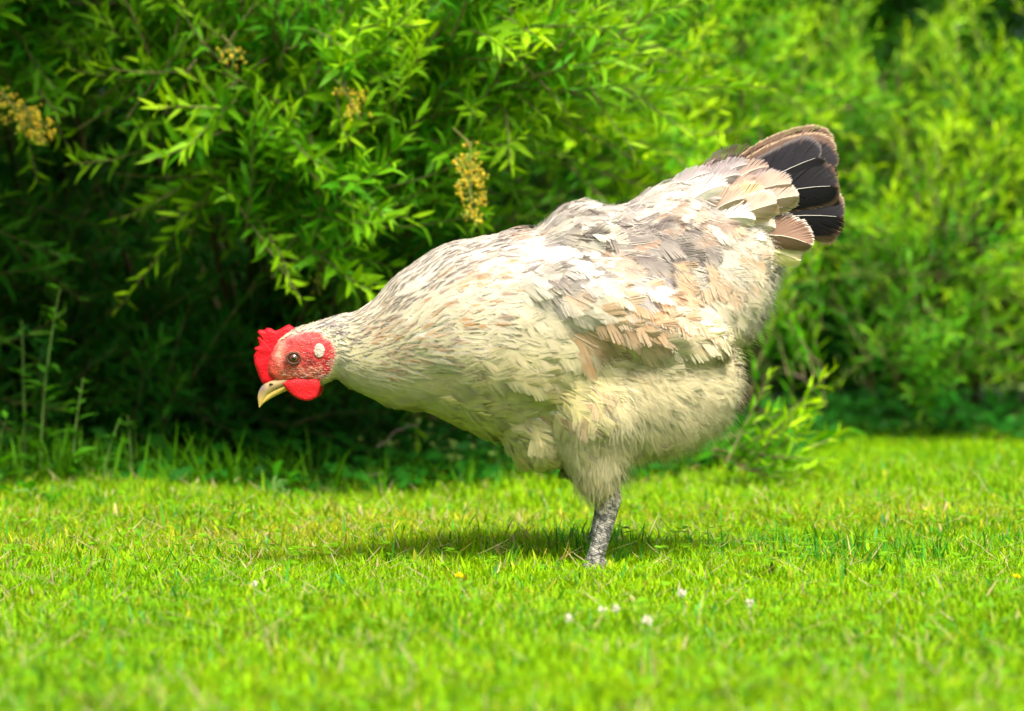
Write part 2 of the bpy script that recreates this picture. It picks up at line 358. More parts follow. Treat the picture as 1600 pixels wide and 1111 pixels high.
sC = shrub('rounded_shrub', lobesC, 'rounded sunlit shrub at the right edge with black shade under it', (0.25, -0.3, 0.45), 1.15, 1.1, (0.020, 0.034), 1.5, root=np.array([0.75, 2.6, 0.0]), inner=.3, sprayL=(.09, .2))
lobesD = [((0.95, 3.6, 0.55), (.7, .4, .55)), ((0.1, 3.3, 0.7), (.8, .4, .7)), ((-0.9, 2.9, 0.6), (.9, .4, .7)), ((2.0, 3.3, 0.6), (.8, .5, .7)), ((-2.2, 2.2, .6), (.8, .5, .7)), ((1.5, 3.0, .35), (.7, .4, .4)), ((0.7, 3.0, .2), (.5, .3, .3)), ((-.6, 2.3, .1), (.8, .2, .25)), ((1.9, 2.9, .1), (.5, .2, .25))]
sD = shrub('distant_hedge', lobesD, 'shaded dark green hedge far behind the bright shrubs at top right', (0.1, -0.3, 0.1), 0.42, 0.0, (0.035, 0.06), 0.8, root=np.array([0.3, 3.5, 0.0]), inner=3.0)  # this hedge's shade is put into its dark leaf tint
# young willowy sprig at the lawn's edge right of the hen
lobesE = [lb(1140, 705, 3.44, .04, .06, .03), lb(1170, 738, 3.40, .05, .05, .015), lb(1190, 700, 3.42, .03, .04, .02), lb(1240, 735, 3.38, .04, .04, .02), lb(1205, 715, 3.40, .03, .04, .02)]
sE = shrub('low_sprig', lobesE, 'low bright sprig of young shoots on the lawn edge under the tail', (1.3, -0.25, 0.30), 1.15, 1.1, (0.022, 0.034), 5.0, root=np.array([0.22, 1.08, 0.0]), core=False, inner=0.3, sprayL=(.07, .13))

print('verts so far ok')
# ------------------------------------------------------------------ the hen's body
def loft_rings(pts, ns=28):
    """pts: (px,py,hh,hw,y) rings perpendicular to the side-view axis"""
    P = np.array([hp(a[0], a[1], a[4] if len(a) > 4 else 0) for a in pts]); hh = np.array([a[2] for a in pts])/S; hw = np.array([a[3] for a in pts])/S
    # refine with Catmull-Rom
    def cr(A, n=6):
        out = []; A = np.asarray(A, float); m = len(A)
        for i in range(m-1):
            p0, p1, p2, p3 = A[max(i-1, 0)], A[i], A[i+1], A[min(i+2, m-1)]
            for k in range(n):
                t = k/n; out.append(0.5*((2*p1)+(-p0+p2)*t+(2*p0-5*p1+4*p2-p3)*t*t+(-p0+3*p1-3*p2+p3)*t**3))
        out.append(A[-1]); return np.array(out)
    P = cr(P); hh = np.maximum(cr(hh), 0.0003); hw = np.maximum(cr(hw), 0.0003)
    tg = nrm(np.gradient(P, axis=0)); yv = np.array([0, 1.0, 0])
    b = nrm(yv - tg*(tg@yv)[:, None]); n = np.cross(tg, b)
    a = np.arange(ns)*2*np.pi/ns
    V = P[:, None]+b[:, None]*(hw[:, None]*np.cos(a)[None])[..., None]+n[:, None]*(hh[:, None]*np.sin(a)[None])[..., None]
    K = len(P); q = [[k*ns+i, k*ns+(i+1) % ns, (k+1)*ns+(i+1) % ns, (k+1)*ns+i] for k in range(K-1) for i in range(ns)]
    V = V.reshape(-1, 3); c0, c1 = len(V), len(V)+1
    t = [[c0, (i+1) % ns, i] for i in range(ns)]+[[c1, (K-1)*ns+i, (K-1)*ns+(i+1) % ns] for i in range(ns)]
    return np.concatenate([V, P[:1], P[-1:]]), q, t
def ellipsoid(c, r, rot=0.0, nu=24, nv=14):
    """c px,py,ypx; r px radii (along, y, across); rot degrees clockwise in the photo"""
    u = np.arange(nu)*2*np.pi/nu; v = np.linspace(0, np.pi, nv+1)[1:-1]
    pts = [(math.cos(vv), math.sin(vv)*math.cos(uu), math.sin(vv)*math.sin(uu)) for vv in v for uu in u]
    A = np.array(pts+[(1, 0, 0), (-1, 0, 0)])*np.array(r)/S
    cs, sn = math.cos(R(rot)), math.sin(R(rot))
    X = A[:, 0]*cs+A[:, 2]*sn; Z = -A[:, 0]*sn+A[:, 2]*cs
    V = np.stack([X, A[:, 1], Z], -1)+hp(*c)
    K = len(v); q = [[k*nu+i, (k+1)*nu+i, (k+1)*nu+(i+1) % nu, k*nu+(i+1) % nu] for k in range(K-1) for i in range(nu)]
    n0 = K*nu; t = [[n0, i, (i+1) % nu] for i in range(nu)]+[[n0+1, (K-1)*nu+(i+1) % nu, (K-1)*nu+i] for i in range(nu)]
    return V, q, t

ba = Acc()
main = [(428, 592, 14, 9), (440, 578, 30, 17), (458, 566, 43, 24), (480, 558, 48, 29), (505, 549, 46, 31), (530, 542, 48, 34), (565, 546, 66, 46), (610, 545, 92, 68),
        (665, 534, 122, 96), (730, 524, 150, 124), (800, 522, 160, 142), (870, 518, 162, 150), (950, 500, 160, 148), (1030, 462, 146, 132),
        (1090, 404, 132, 106), (1138, 354, 100, 76), (1172, 322, 68, 48), (1196, 304, 36, 26)]
ba.add(*loft_rings(main))
for sgn in (-1, 1):
    ba.add(*ellipsoid((968, 490, sgn*116), (168, 54, 62), 20))          # folded wing bulge
    ba.add(*ellipsoid((1034, 604, sgn*66), (114, 80, 100), -35))         # flank fluff
    ba.add(*ellipsoid((945, 632, sgn*70), (100, 72, 86), 20))            # thigh
    ba.add(*loft_rings([(925, 600, 70, 50, sgn*64), (928, 660, 68, 56, sgn*68), (933, 708, 52, 46, sgn*72), (938, 745, 38, 34, sgn*74), (941, 764, 29, 26, sgn*76), (944, 776, 14, 14, sgn*76)]))
    ba.add(*ellipsoid((845, 668, sgn*40), (62, 56, 52), 10))
ba.add(*ellipsoid((1126, 432, 0), (74, 84, 72), 30))
ba.add(*ellipsoid((1030, 600, 0), (112, 80, 98), -35))
ba.add(*ellipsoid((925, 372, 0), (84, 110, 48), 0)); 
tmp = ba.build('tmp_body', None)
md = tmp.modifiers.new('r', 'REMESH'); md.mode = 'VOXEL'; md.voxel_size = 0.0019; md.use_smooth_shade = True
sm = tmp.modifiers.new('s', 'SMOOTH'); sm.factor = 0.6; sm.iterations = 10
dg = bpy.context.evaluated_depsgraph_get(); dg.update()
ev = tmp.evaluated_get(dg).to_mesh()
nv_ = len(ev.vertices); bv = np.zeros(nv_*3); ev.vertices.foreach_get('co', bv); bv = bv.reshape(-1, 3)
bn = np.zeros(nv_*3); ev.vertices.foreach_get('normal', bn); bn = bn.reshape(-1, 3)
bf = np.array([list(p.vertices)[:4] for p in ev.polygons if len(p.vertices) == 4])
tmp.evaluated_get(dg).to_mesh_clear(); bpy.data.objects.remove(tmp)
ed = np.concatenate([bf[:, [0, 1]], bf[:, [1, 2]], bf[:, [2, 3]], bf[:, [3, 0]]]); ed = np.concatenate([ed, ed[:, ::-1]])
deg = np.maximum(np.bincount(ed[:, 0], minlength=nv_), 1)[:, None]
wsm = np.clip((800+bv[:, 0]*S-560)/60, 0, 1)[:, None]*.7
for _ in range(34):
    avg = np.stack([np.bincount(ed[:, 0], weights=bv[ed[:, 1], j], minlength=nv_) for j in range(3)], -1)/deg
    bv = bv+(avg-bv)*wsm
qn = nrm(np.cross(bv[bf[:, 2]]-bv[bf[:, 0]], bv[bf[:, 3]]-bv[bf[:, 1]]))
bn = nrm(sum(np.stack([np.bincount(bf[:, c], weights=qn[:, j], minlength=nv_) for j in range(3)], -1) for c in range(4)))
PX = 800+bv[:, 0]*S; PY = HOR+(CAMZ-bv[:, 2])*S
# soft clumps of feathers: lumps on breast, flank and rump
lump = np.array([noise.noise(Vector(p)*34+Vector((3, 1, 7)))+0.5*noise.noise(Vector(p)*70) for p in bv])
amt = np.clip((PX-560)/200, 0, 1)*(0.0030+0.0028*np.clip((PY-480)/150, 0, 1))
bv = bv+bn*(lump*amt)[:, None]
def face_mask(px, py):           # >0 inside the bare red face
    c, s = math.cos(R(-28)), math.sin(R(-28)); dx, dy = px-471, py-563
    a = dx*c+dy*s; b = -dx*s+dy*c
    return 1-np.sqrt((a/59)**2+(b/44)**2)
fm = face_mask(PX, PY)
bc = np.tile([0.70, 0.64, 0.50], (len(bv), 1))
nz_ = np.array([noise.noise(Vector(p)*230) for p in bv])[:, None]; nz2 = np.array([noise.noise(Vector(p)*90+Vector((5, 5, 5))) for p in bv])[:, None]
k = np.clip((fm+nz_[:, 0]*.10)*9+0.2+np.clip((452-PX)/6, 0, 3), 0, 1)[:, None]
def spot(x, y, rx, ry, pw=1.0): return np.exp(-(((PX-x)/rx)**2+((PY-y)/ry)**2)**pw)[:, None]
face_c = np.tile([0.47, 0.035, 0.035], (len(bv), 1))*(1+0.5*nz_+.35*nz2)
for (x, y, rx, ry, c, a_) in [(438, 545, 8, 26, (.72, .38, .26), .7), (450, 522, 22, 8, (.68, .34, .28), .5), (445, 585, 26, 11, (.50, .16, .06), .7), (490, 583, 26, 12, (.52, .16, .11), .5), (462, 560, 15, 14, (.36, .06, .03), .6),
                              (516, 565, 9, 26, (.55, .02, .03), .8), (495, 525, 22, 10, (.55, .06, .06), .7), (470, 575, 24, 9, (.50, .11, .07), .6), (432, 580, 12, 14, (.60, .07, .04), .7)]:
    w_ = np.clip(spot(x, y, rx, ry)*a_*(1+nz_*.9+nz2*.5), 0, 1); face_c = face_c*(1-w_)+np.array(c)*w_
bc = bc*(1-k)+face_c*k
bv = bv+bn*(nz_*.0007*np.clip(fm*8+.4, 0, 1)[:, None])
FOOT = hp(932, 895)
hen = empty('hen', (0.07, 0, 0), 'cream and white hen with red comb stooping to peck on the lawn', 'hen')
body = mesh_np('body', bv, bf, None, bc, M_skin, hen)
bvh = BVHTree.FromPolygons([Vector(v) for v in bv], [tuple(int(i) for i in f) for f in bf])

# ------------------------------------------------------------------ feathers
def barb_feather(acc, Rp, Rt, Rn, L, W, nb, colf, ang=(62, 14), tipw=0.35, ragged=0.06, cup=0.25, shaft=(0.8, 0.74, 0.62), shaft_w=0.00035, u0=0.06, prof=None, dens=1.35, x0=.6, point=False, fine=False, sn=None):
    """Rp,Rt,Rn: K rachis points/tangents/normals; vane made of real barbs on both sides"""
    K = len(Rp)-1
    def outline(x):
        base = np.clip(.35+x*2.2, 0, 1)
        if point: return base*np.clip(1-x, 0, 1)**.75*1.15
        return base*np.where(x > x0, np.sqrt(np.clip(1-((x-x0)/(1.0-x0))**2, 0, 1)), 1)
    def at(u):
        f = np.clip(u, 0, 1)*K; i = np.minimum(f.astype(int), K-1); fr = (f-i)[:, None]
        return Rp[i]*(1-fr)+Rp[i+1]*fr, nrm(Rt[i]*(1-fr)+Rt[i+1]*fr), nrm(Rn[i]*(1-fr)+Rn[i+1]*fr)
    for sgn in (-1, 1):
        u = np.linspace(u0, 0.985, nb); du = (u[1]-u[0])*L
        p, t, n = at(u); b = nrm(np.cross(t, n))*sgn
        wn = rng.normal(0, 1, nb+4); wn = (wn[:-4]+wn[1:-3]+wn[2:-2]+wn[3:-1]+wn[4:])/2.24
        a = np.radians(np.interp(u, [0, 1], ang)+rng.normal(0, 0.6+22*ragged, nb)+wn*(1.2+18*ragged))
        d1 = t*np.cos(a*0.85)[:, None]+b*np.sin(a*0.85)[:, None]
        a2 = a*0.72; d2 = t*np.cos(a2)[:, None]+b*np.sin(a2)[:, None]
        ae = a*0.80; lo = np.zeros(nb); hi = np.full(nb, 3*W)
        for _ in range(14):
            mid = (lo+hi)/2; x = u+mid*np.cos(ae)/L; inside = mid*np.sin(ae) < W*outline(x)
            lo = np.where(inside, mid, lo); hi = np.where(inside, hi, mid)
        blen = np.maximum(lo, 0.0004)*(1+rng.normal(0, ragged, nb))
        hw = du*dens*0.5
        wv = np.maximum(np.sin(a), 0.35)[:, None]*0+1.0
        jit = rng.normal(0, 0.00008, nb)[:, None]*n; fz = rng.normal(0, 0.00008+ragged*0.0022, (nb, 3))
        F4 = (0, .5, .85, 1.0) if fine else (0, .55, 1.0); P4 = []; C4 = []; br = rng.uniform(0.965, 1.03, (nb, 1))
        for f in F4:
            bl = (blen*f)[:, None]; dd = d1*(1-f*.45)+d2*f*.45
            c_ = p+dd*bl-n*(cup*f*bl)+jit*2*f+fz*f*f
            hwf = hw*(1 if f < .9 else tipw)*(1 if f < .6 else (tipw*.4+.6))
            P4 += [c_-t*hwf, c_+t*hwf]; cc_ = colf(u+.06*f, np.full(nb, f))*br; C4 += [cc_, cc_]
        V = np.stack(P4, 1); M_ = V.shape[1]
        q = np.array([[2*k, 2*k+1, 2*k+3, 2*k+2] if sgn > 0 else [2*k+1, 2*k, 2*k+2, 2*k+3] for k in range(len(F4)-1)])
        qs = (np.arange(nb)*M_)[:, None, None]+q[None]
        acc.add(V.reshape(-1, 3), qs.reshape(-1, 4), None, np.stack(C4, 1).reshape(-1, 3), sn)
    if shaft is not None:
        us = np.linspace(0, 0.93, 7); p, t, n = at(us); b = np.cross(t, n); wsh = shaft_w*np.linspace(1.0, 0.3, 7)[:, None]
        p = p+n*0.00035
        V = np.concatenate([p-b*wsh, p+n*shaft_w*0.6, p+b*wsh])
        q = [[i, i+1, 7+i+1, 7+i] for i in range(6)]+[[7+i, 7+i+1, 14+i+1, 14+i] for i in range(6)]
        acc.add(V, q, None, np.array(shaft), sn)

def surf_rachis(root, t, n, L, lift, K=5, free=0.0, off0=0.0006):
    Rp = [root+n*off0]; Rt = [t]; Rn = [n]; p = root.copy(); d = t.copy(); nn = n.copy()
    for k in range(1, K+1):
        p = Rp[-1]+d*L/K
        q, fn, _, _ = bvh.find_nearest(Vector(p))
        q = np.array(q); fn = np.array(fn)
        nn = nrm(nn*0.55+fn*0.45)
        f = k/K
        h = off0+lift*L*f*(1.15-.35*f)
        tgt = q+fn*h
        w_ = (1-free*f)
        p = p*(1-w_)+tgt*w_
        d = nrm(p-Rp[-1]); nn = nrm(nn-d*(nn@d))
        Rp.append(p); Rt.append(d); Rn.append(nn)
    return np.array(Rp), np.array(Rt), np.array(Rn)

flow = np.array([  # px, py, dx, dy (photo pixels)
    (440, 512, 1, -.25), (470, 505, 1, -.2), (520, 490, 1, -.3), (520, 550, 1, .15), (520, 590, 1, .35), (580, 470, 1, -.55), (580, 540, 1, -.25), (580, 610, 1, .25), (640, 430, 1, -.75), (650, 500, 1, -.5),
    (660, 580, 1, .0), (680, 650, 1, .15), (720, 390, 1, -.5), (740, 480, 1, -.1), (760, 560, 1, .15), (760, 660, 1, .15), (800, 365, 1, .0), (820, 430, 1, .15),
    (880, 330, 1, -.25), (940, 345, 1, .05), (1000, 330, 1, -.25), (1050, 300, 1, -.45), (1120, 270, 1, -.5), (1180, 270, 1, -.5), (1000, 380, 1, .25), (1060, 400, .75, .7),
    (1060, 460, .4, 1), (1120, 380, 1, .15), (1140, 450, .7, .7), (1190, 460, 1, .4), (1180, 360, 1, -.1), (850, 430, 1, .35), (900, 470, 1, .5), (960, 500, 1, .45), (1000, 470, 1, .55), (1060, 510, 1, .2),
    (900, 540, .8, .8), (860, 560, 1, .4), (820, 620, 1, .3), (980, 580, 1, .25), (1050, 570, 1, .1), (1130, 560, 1, .05), (1140, 620, 1, .45), (1090, 680, .7, .8), (1030, 700, .35, 1), (1000, 620, .8, .6),
    (940, 640, .45, 1), (900, 690, .3, 1), (940, 740, .15, 1), (940, 770, .1, 1), (826, 690, .2, 1), (800, 700, .1, 1), (870, 680, .4, 1)], float)
fl_d = nrm(flow[:, 2:])
def flow_dir(px, py):
    w_ = 1/((flow[:, 0]-px)**2+(flow[:, 1]-py)**2+200)**1.5
    v = (fl_d*w_[:, None]).sum(0); v /= max(np.linalg.norm(v), 1e-6)
    return np.array([v[0], 0, -v[1]])

WHITE = np.array([.82, .765, .655]); CREAM = np.array([.88, .79, .38]); BUFF = np.array([.70, .36, .13]); PBUFF = np.array([.75, .51, .29])
GREYB = np.array([.20, .155, .145]); GREY = np.array([.37, .32, .305]); DARK = np.array([.10, .085, .085]); BROWN = np.array([.36, .235, .16])
blobs = [  # px,py,rx,ry,colour,prob
    (900, 335, 62, 28, GREY, .75), (985, 372, 85, 38, GREYB, .72), (1010, 400, 45, 25, GREYB, .7), (1090, 315, 85, 26, GREY, .65), (1070, 345, 80, 18, BROWN*1.4, .5), (830, 375, 80, 30, GREY, .4), (780, 365, 50, 18, BROWN*1.3, .35), (930, 400, 60, 20, BROWN*1.4, .4),
    (1120, 270, 60, 25, GREY, .5), (858, 440, 32, 20, GREY, .8), (820, 425, 45, 10, GREYB, .55), (950, 440, 55, 22, GREY, .35),
    (1000, 480, 62, 32, BUFF, .62), (1035, 505, 30, 16, BUFF, .6), (960, 465, 30, 16, BUFF, .5), (905, 520, 26, 26, BUFF*1.1, .4), (940, 500, 60, 40, PBUFF, .6), (905, 455, 50, 30, PBUFF, .55), (880, 500, 40, 40, PBUFF, .5), (1050, 430, 60, 45, PBUFF, .45), (1110, 400, 50, 50, PBUFF, .35),
    (690, 530, 22, 12, PBUFF, .6), (690, 575, 20, 10, PBUFF, .45), (740, 445, 60, 20, PBUFF, .4), (620, 530, 60, 50, PBUFF, .35), (1110, 545, 40, 16, PBUFF, .5), (930, 620, 60, 25, PBUFF, .35), (860, 650, 30, 16, PBUFF, .3),
    (1175, 310, 40, 40, PBUFF*0.8, .5)]
def feather_style(px, py, nx):
    """returns region, L, W, nb, lift, free, ragged, base colour, streak colour, streak strength"""
    base = WHITE.copy(); streak = None; ss = 0
    t = np.clip((py-430)/170+np.clip((px-1080)/120, 0, .6), 0, 1); base = WHITE*(1-t)+CREAM*t  # cream grows downward: partly plumage, partly lawn bounce put into the colour
    for (bx, by, rx, ry, c, pr) in blobs:
        q = ((px-bx)/rx)**2+((py-by)/ry)**2
        if q < 1.2 and random.random() < pr*(1.25-q*0.6): mxb = random.uniform(.65, 1.0) if c[0] > .5 else random.uniform(.65, 1); base = base*(1-mxb)+c*random.uniform(0.9, 1.1)*mxb
    mm = 0.001
    if px < 535:
        reg = 'neck'; L = 7 if px < 500 else 10; W = L*0.30; nb = 9; lift = .12; free = .2; rg = .10
        if py < 535 and random.random() < .35: base = GREY*random.uniform(.7, 1.3)
        if random.random() < (.45 if py < 545 else .15): streak = np.array([.10, .09, .09]); ss = .85
    elif px < 770 and py < 560-0.35*(px-520)+70:
        reg = 'neck'; L = 14+9*(px-535)/235; L *= 1.1; W = L*0.28; nb = 22; lift = .045; free = .1; rg = .05
        up_ = py < 545-0.62*(px-540)
        if random.random() < (0.9 if up_ else 0.26 if py < 540 else .05): streak = (np.array([.10, .07, .065]) if random.random() < 0.6 else BROWN*.7) if up_ else random.choice([BUFF, BUFF*.8, BROWN*1.2]); ss = random.uniform(.75, 1)
    elif wing_test(px, py):
        reg = 'wing'; L = 40; W = 15.5; nb = 40; lift = .06; free = .1; rg = .03
        if random.random() < .3: streak = random.choice([BUFF, GREYB]); ss = .5
    elif py > 705+8*math.sin(px*.13) and px < 1000:
        reg = 'leg'; L = 14; W = 6; nb = 18; lift = .05; free = .08; rg = .06
        base = CREAM*random.uniform(.85, 1.0)*np.array([1, .96, .85])
    elif px > 930 and py > 520 and not (px > 1120 and py < 530):
        reg = 'flank'; L = 25; W = 12; nb = 34; lift = .045; free = .16 if px < 1110 else .3; rg = .04; base = WHITE*.35+CREAM*.65
    elif px > 990 or (py < 420 and px > 830):
        reg = 'saddle'; L = 35; W = 14; nb = 34; lift = .11; free = .2 if px > 935 else .4; rg = .055
    else:
        reg = 'breast'; L = 27; W = 13.5; nb = 36; lift = .032; free = .08; rg = .018
    return reg, L*mm*random.uniform(.85, 1.15), W*mm*random.uniform(.85, 1.15), nb, lift*random.uniform(.6, 1.4), free, rg, base, streak, ss
wing_poly = [(812, 432), (860, 415), (930, 412), (1010, 432), (1075, 468), (1120, 505), (1060, 535), (985, 556), (940, 574), (905, 560), (868, 505), (830, 455)]
def wing_test(x, y):
    c = False; n = len(wing_poly)
    for i in range(n):
        x1, y1 = wing_poly[i]; x2, y2 = wing_poly[i-1]
        if (y1 > y) != (y2 > y) and x < (x2-x1)*(y-y1)/(y2-y1)+x1: c = not c
    return c

from mathutils.kdtree import KDTree
kdt = KDTree(len(bv)//6+1)
for i in range(0, len(bv), 6): kdt.insert(Vector(bv[i]), i)
kdt.balance()
bns = bn.copy()
for _ in range(12): bns = bns*.5+.5*np.stack([np.bincount(ed[:, 0], weights=bns[ed[:, 1], j], minlength=nv_) for j in range(3)], -1)/deg
bns = nrm(bns)
def smooth_n(p): return bns[kdt.find(Vector(p))[1]]
# blue-noise sample of the body surface
fa = bv[bf]; e1 = fa[:, 1]-fa[:, 0]; e2 = fa[:, 3]-fa[:, 0]; cr_ = np.cross(e1, e2); area = np.linalg.norm(cr_, axis=1); fnm = nrm(cr_)
cand = rng.choice(len(bf), 90000, p=area/area.sum())
uv = rng.random((90000, 2)); CP = fa[cand, 0]+e1[cand]*uv[:, :1]+e2[cand]*uv[:, 1:]; CN = fnm[cand]
grid = {}; cell = 0.006; picked = []
for i in range(len(CP)):
    p = CP[i]; px, py = to_px(p)
    if face_mask(px, py)+random.uniform(-.05, .06) > .0 or px < 436: continue
    if px < 535: sp = 0.0022
    elif px < 600: sp = 0.0030
    elif px < 770: sp = 0.0043
    elif py > 690: sp = 0.0040
    else: sp = 0.0060
    if (px > 990 or py < 420 and px > 830) and py < 520: sp *= 1.22
    if wing_test(px, py): sp *= 1.2
    if p[1] > 0.035: sp *= 1.5
    ci = tuple((p//cell).astype(int)); ok = True
    for a in (-1, 0, 1):
        for b in (-1, 0, 1):
            for c in (-1, 0, 1):
                for j in grid.get((ci[0]+a, ci[1]+b, ci[2]+c), ()):
                    if ((CP[j]-p)**2).sum() < sp*sp: ok = False; break
                if not ok: break
            if not ok: break
        if not ok: break
    if ok: grid.setdefault(ci, []).append(i); picked.append(i)
print('feathers', len(picked))
accs = {k: Acc() for k in ('neck', 'breast', 'saddle', 'flank', 'leg_l', 'leg_r', 'wing_l', 'wing_r')}
for i in picked:
    p = CP[i]; px, py = to_px(p); n = CN[i]
    q, fn, _, _ = bvh.find_nearest(Vector(p)); n = nrm(n)
    reg, L, W, nb, lift, free, rg, base, streak, ss = feather_style(px, py, n[1])
    d = flow_dir(px, py)+rng.normal(0, .08 if reg == 'breast' else .12 if reg in ('neck', 'wing') else .17, 3)
    d = nrm(d-n*(d@n))
    bj = base*random.uniform(.95, 1.05); edge = WHITE if reg in ('neck',) else bj*.6+WHITE*.4
    if (base.sum() < 1.2): edge = base*.5+WHITE*.45
    def colf(u, v, bj=bj, edge=edge, streak=streak, ss=ss, reg=reg):
        v = v[:, None]; u = u[:, None]
        c = bj*(1-v**1.5)+edge*v**1.5
        if streak is not None:
            k = np.clip((u-.22)*4, 0, 1)*np.clip(1.12-v*1.15-np.clip(u-.86, 0, 1)*5, 0, 1)*ss
            c = c*(1-k)+streak*k
        return c
    if reg == 'leg': a = accs['leg_l' if p[1] < 0 else 'leg_r']
    elif reg == 'wing': a = accs['wing_l' if p[1] < 0 else 'wing_r']
    else: a = accs[reg]
    Rp, Rt, Rn = surf_rachis(p, d, n, L, lift, 5, free)
    fl = reg in ('flank', 'leg')
    sh = None if fl else (tuple(WHITE*1.1) if random.random() < (.65 if reg in ('saddle', 'wing') else .15) else None)
    barb_feather(a, Rp, Rt, Rn, L, W, nb, colf, sn=smooth_n(Rp[2]), cup={'saddle': .2, 'wing': .16, 'flank': .22, 'leg': .22, 'breast': .14, 'neck': .15}[reg], shaft_w=.00045 if reg in ('saddle', 'wing') else .0003, ang=(50, 12) if fl or reg == 'neck' else (58, 16), tipw=.25 if fl else .6, ragged=rg, point=(reg == 'neck'), x0=.5, shaft=sh, dens=1.9 if fl else 2.2, u0=.1)
for i in rng.choice(len(CP), 60000, replace=False):
    p = CP[i]; px, py = to_px(p)
    if (px < 1060 and 375 < py < 680 and not (px > 930 and py > 545)) or px < 830: continue
    if px < 545 or (p[1] > 0.05 and random.random() < .6): continue
    n = CN[i]; soft = (py > 560 and px > 900) or px > 1130
    d = flow_dir(px, py); d = d-n*(d@n); d = nrm(nrm(d)+n*random.uniform(.05, .7 if soft else .28)+rng.normal(0, .30, 3))
    L = random.uniform(.007, .016)*(1.35 if soft else .8); sd = nrm(np.cross(d, n))*.00011
    r0 = p+n*.0022; m1 = r0+d*L*.6; g_ = nrm(d+np.array([0, 0, -.5]))*L*.4
    a = accs[('leg_l' if p[1] < 0 else 'leg_r') if (py > 690 and px < 1000) else 'flank' if (px > 930 and py > 530) else 'wing_l' if (wing_test(px, py) and p[1] < 0) else 'wing_r' if wing_test(px, py) else 'neck' if px < 700 else 'saddle' if px > 990 or py < 400 else 'breast']
    c = (WHITE if py < 520 else WHITE*.5+CREAM*.5)*random.uniform(.95, 1.1)
    a.add([r0-sd, r0+sd, m1+sd*.8, m1-sd*.8, m1+g_], [[0, 1, 2, 3]], [[3, 2, 4]], c, smooth_n(p))
wing_e = {}
for key, sgn in (('wing_l', -1), ('wing_r', 1)):
    w_o = accs[key].build('wing', M_feather, hen); wing_e[sgn] = w_o
accs['neck'].build('neck_hackle', M_feather, hen); accs['breast'].build('breast_plumage', M_feather, hen)
accs['saddle'].build('saddle_plumage', M_feather, hen); accs['flank'].build('flank_plumage', M_feather, hen)
for key in ('leg_l', 'leg_r'): accs[key].build('thigh_plumage', M_feather, hen)

# long feathers laid out one by one: wing tips and tail
def big_feather(name, parent, a, m, b, W, nb, cols, ydir=-1, fan=(0, 0), curlz=0.0, cup=.12, ragged=.03, shaft=(.8, .74, .62), ang=(48, 26), tilt=0.0, prof=None, sw=0.00055, x0=.72):
    """a, m, b: hen design points (px, py, ypx) of root, middle and tip"""
    A, Mi, B = hp(*a), hp(*m), hp(*b); s = np.linspace(0, 1, 9)[:, None]
    c = 2*Mi-0.5*(A+B); Rp = A*(1-s)**2+2*c*s*(1-s)+B*s**2
    Rt = nrm(np.gradient(Rp, axis=0)); n0 = nrm(np.array([0, ydir, 0.0])+np.array([0, 0, tilt])); Rn = nrm(n0-Rt*(Rt@n0)[:, None])
    L = np.linalg.norm(np.diff(Rp, axis=0), axis=1).sum(); nb = int(nb*1.6)
    core, edge, tip = cols
    def colf(u, v):
        v = v[:, None]; u = u[:, None]
        k = np.clip((v-.85)*7, 0, 1); kt = np.clip((u-.97)*20, 0, 1); kk = np.maximum(k, kt*.9)
        return np.array(core)*(1-kk)+np.array(edge)*kk
    ac = Acc(); barb_feather(ac, Rp, Rt, Rn, L, W/S, nb, colf, ang=ang, tipw=1.0, ragged=ragged*.5, cup=cup, shaft=shaft, shaft_w=sw, dens=1.9, x0=x0, fine=True)
    return ac.build(name, M_quill, parent)
for sgn in (-1, 1):
    W_ = wing_e[sgn]
    FC = CREAM*.55+WHITE*.4
    for (a, m, b, w_, cc) in [((905, 490), (1015, 517), (1122, 514), 14, FC), ((905, 500), (1010, 527), (1108, 521), 14, FC), ((900, 512), (1000, 540), (1085, 531), 13, FC*.95), ((905, 478), (1005, 500), (1104, 506), 15, FC)]:
        yo = sgn*(166)
        big_feather('flight_feather', W_, (*a, sgn*128), (*m, sgn*148), (*b, sgn*147), w_, 40, (cc, cc*.9, WHITE), ydir=sgn, cup=.2, x0=.45)
tail = bpy.data.objects.new('tail', None); C.objects.link(tail); tail.parent = hen
tail.matrix_parent_inverse = Matrix.Translation(-Vector(hen.location)); tail.location = tuple(hp(1180, 320))
BLK = np.array([.010, .009, .011]); TB = np.array([.15, .09, .06]); TE = np.array([.45, .33, .20]); CB = np.array([.46, .34, .26]); CE = np.array([.72, .64, .52])
tp = lambda u: (np.clip(u*4, 0.15, 1))*np.where(u > .72, np.sqrt(np.clip(1-((u-.72)/.42)**2, 0, 1)), 1)
def tailf(a, m, b, W, y, core, edge, nb=60, name='tail_feather', yd=-1, tl=0.0, cup=.12, rg=.03, sh=(.62, .58, .52)):
    return big_feather(name, tail, (*a, y*.6), (*m, y), (*b, y*1.05), W*(1.15 if core[0] < .03 else 1), nb, (core, edge, edge), ydir=yd, tilt=tl, cup=cup, ragged=rg, shaft=sh, ang=(46, 28), x0=.80 if name == 'tail_feather' else .62)
tailf((1120, 300), (1215, 232), (1300, 222), 24, 4, TB, TE, tl=.5)
tailf((1125, 305), (1220, 245), (1302, 238), 24, -8, TB*.8, TE, tl=.2)
tailf((1130, 315), (1225, 262), (1303, 262), 27, -14, BLK*1.8, TB)
tailf((1130, 320), (1215, 272), (1278, 246), 32, -22, BLK*1.9, GREY*.5)
tailf((1135, 330), (1225, 300), (1304, 292), 34, -24, BLK, TB)
tailf((1135, 340), (1230, 315), (1306, 310), 32, -18, BLK, TB)
tailf((1140, 350), (1232, 345), (1306, 368), 28, -10, TB, TE)
tailf((1140, 350), (1235, 338), (1314, 340), 34, -18, BLK, TB)
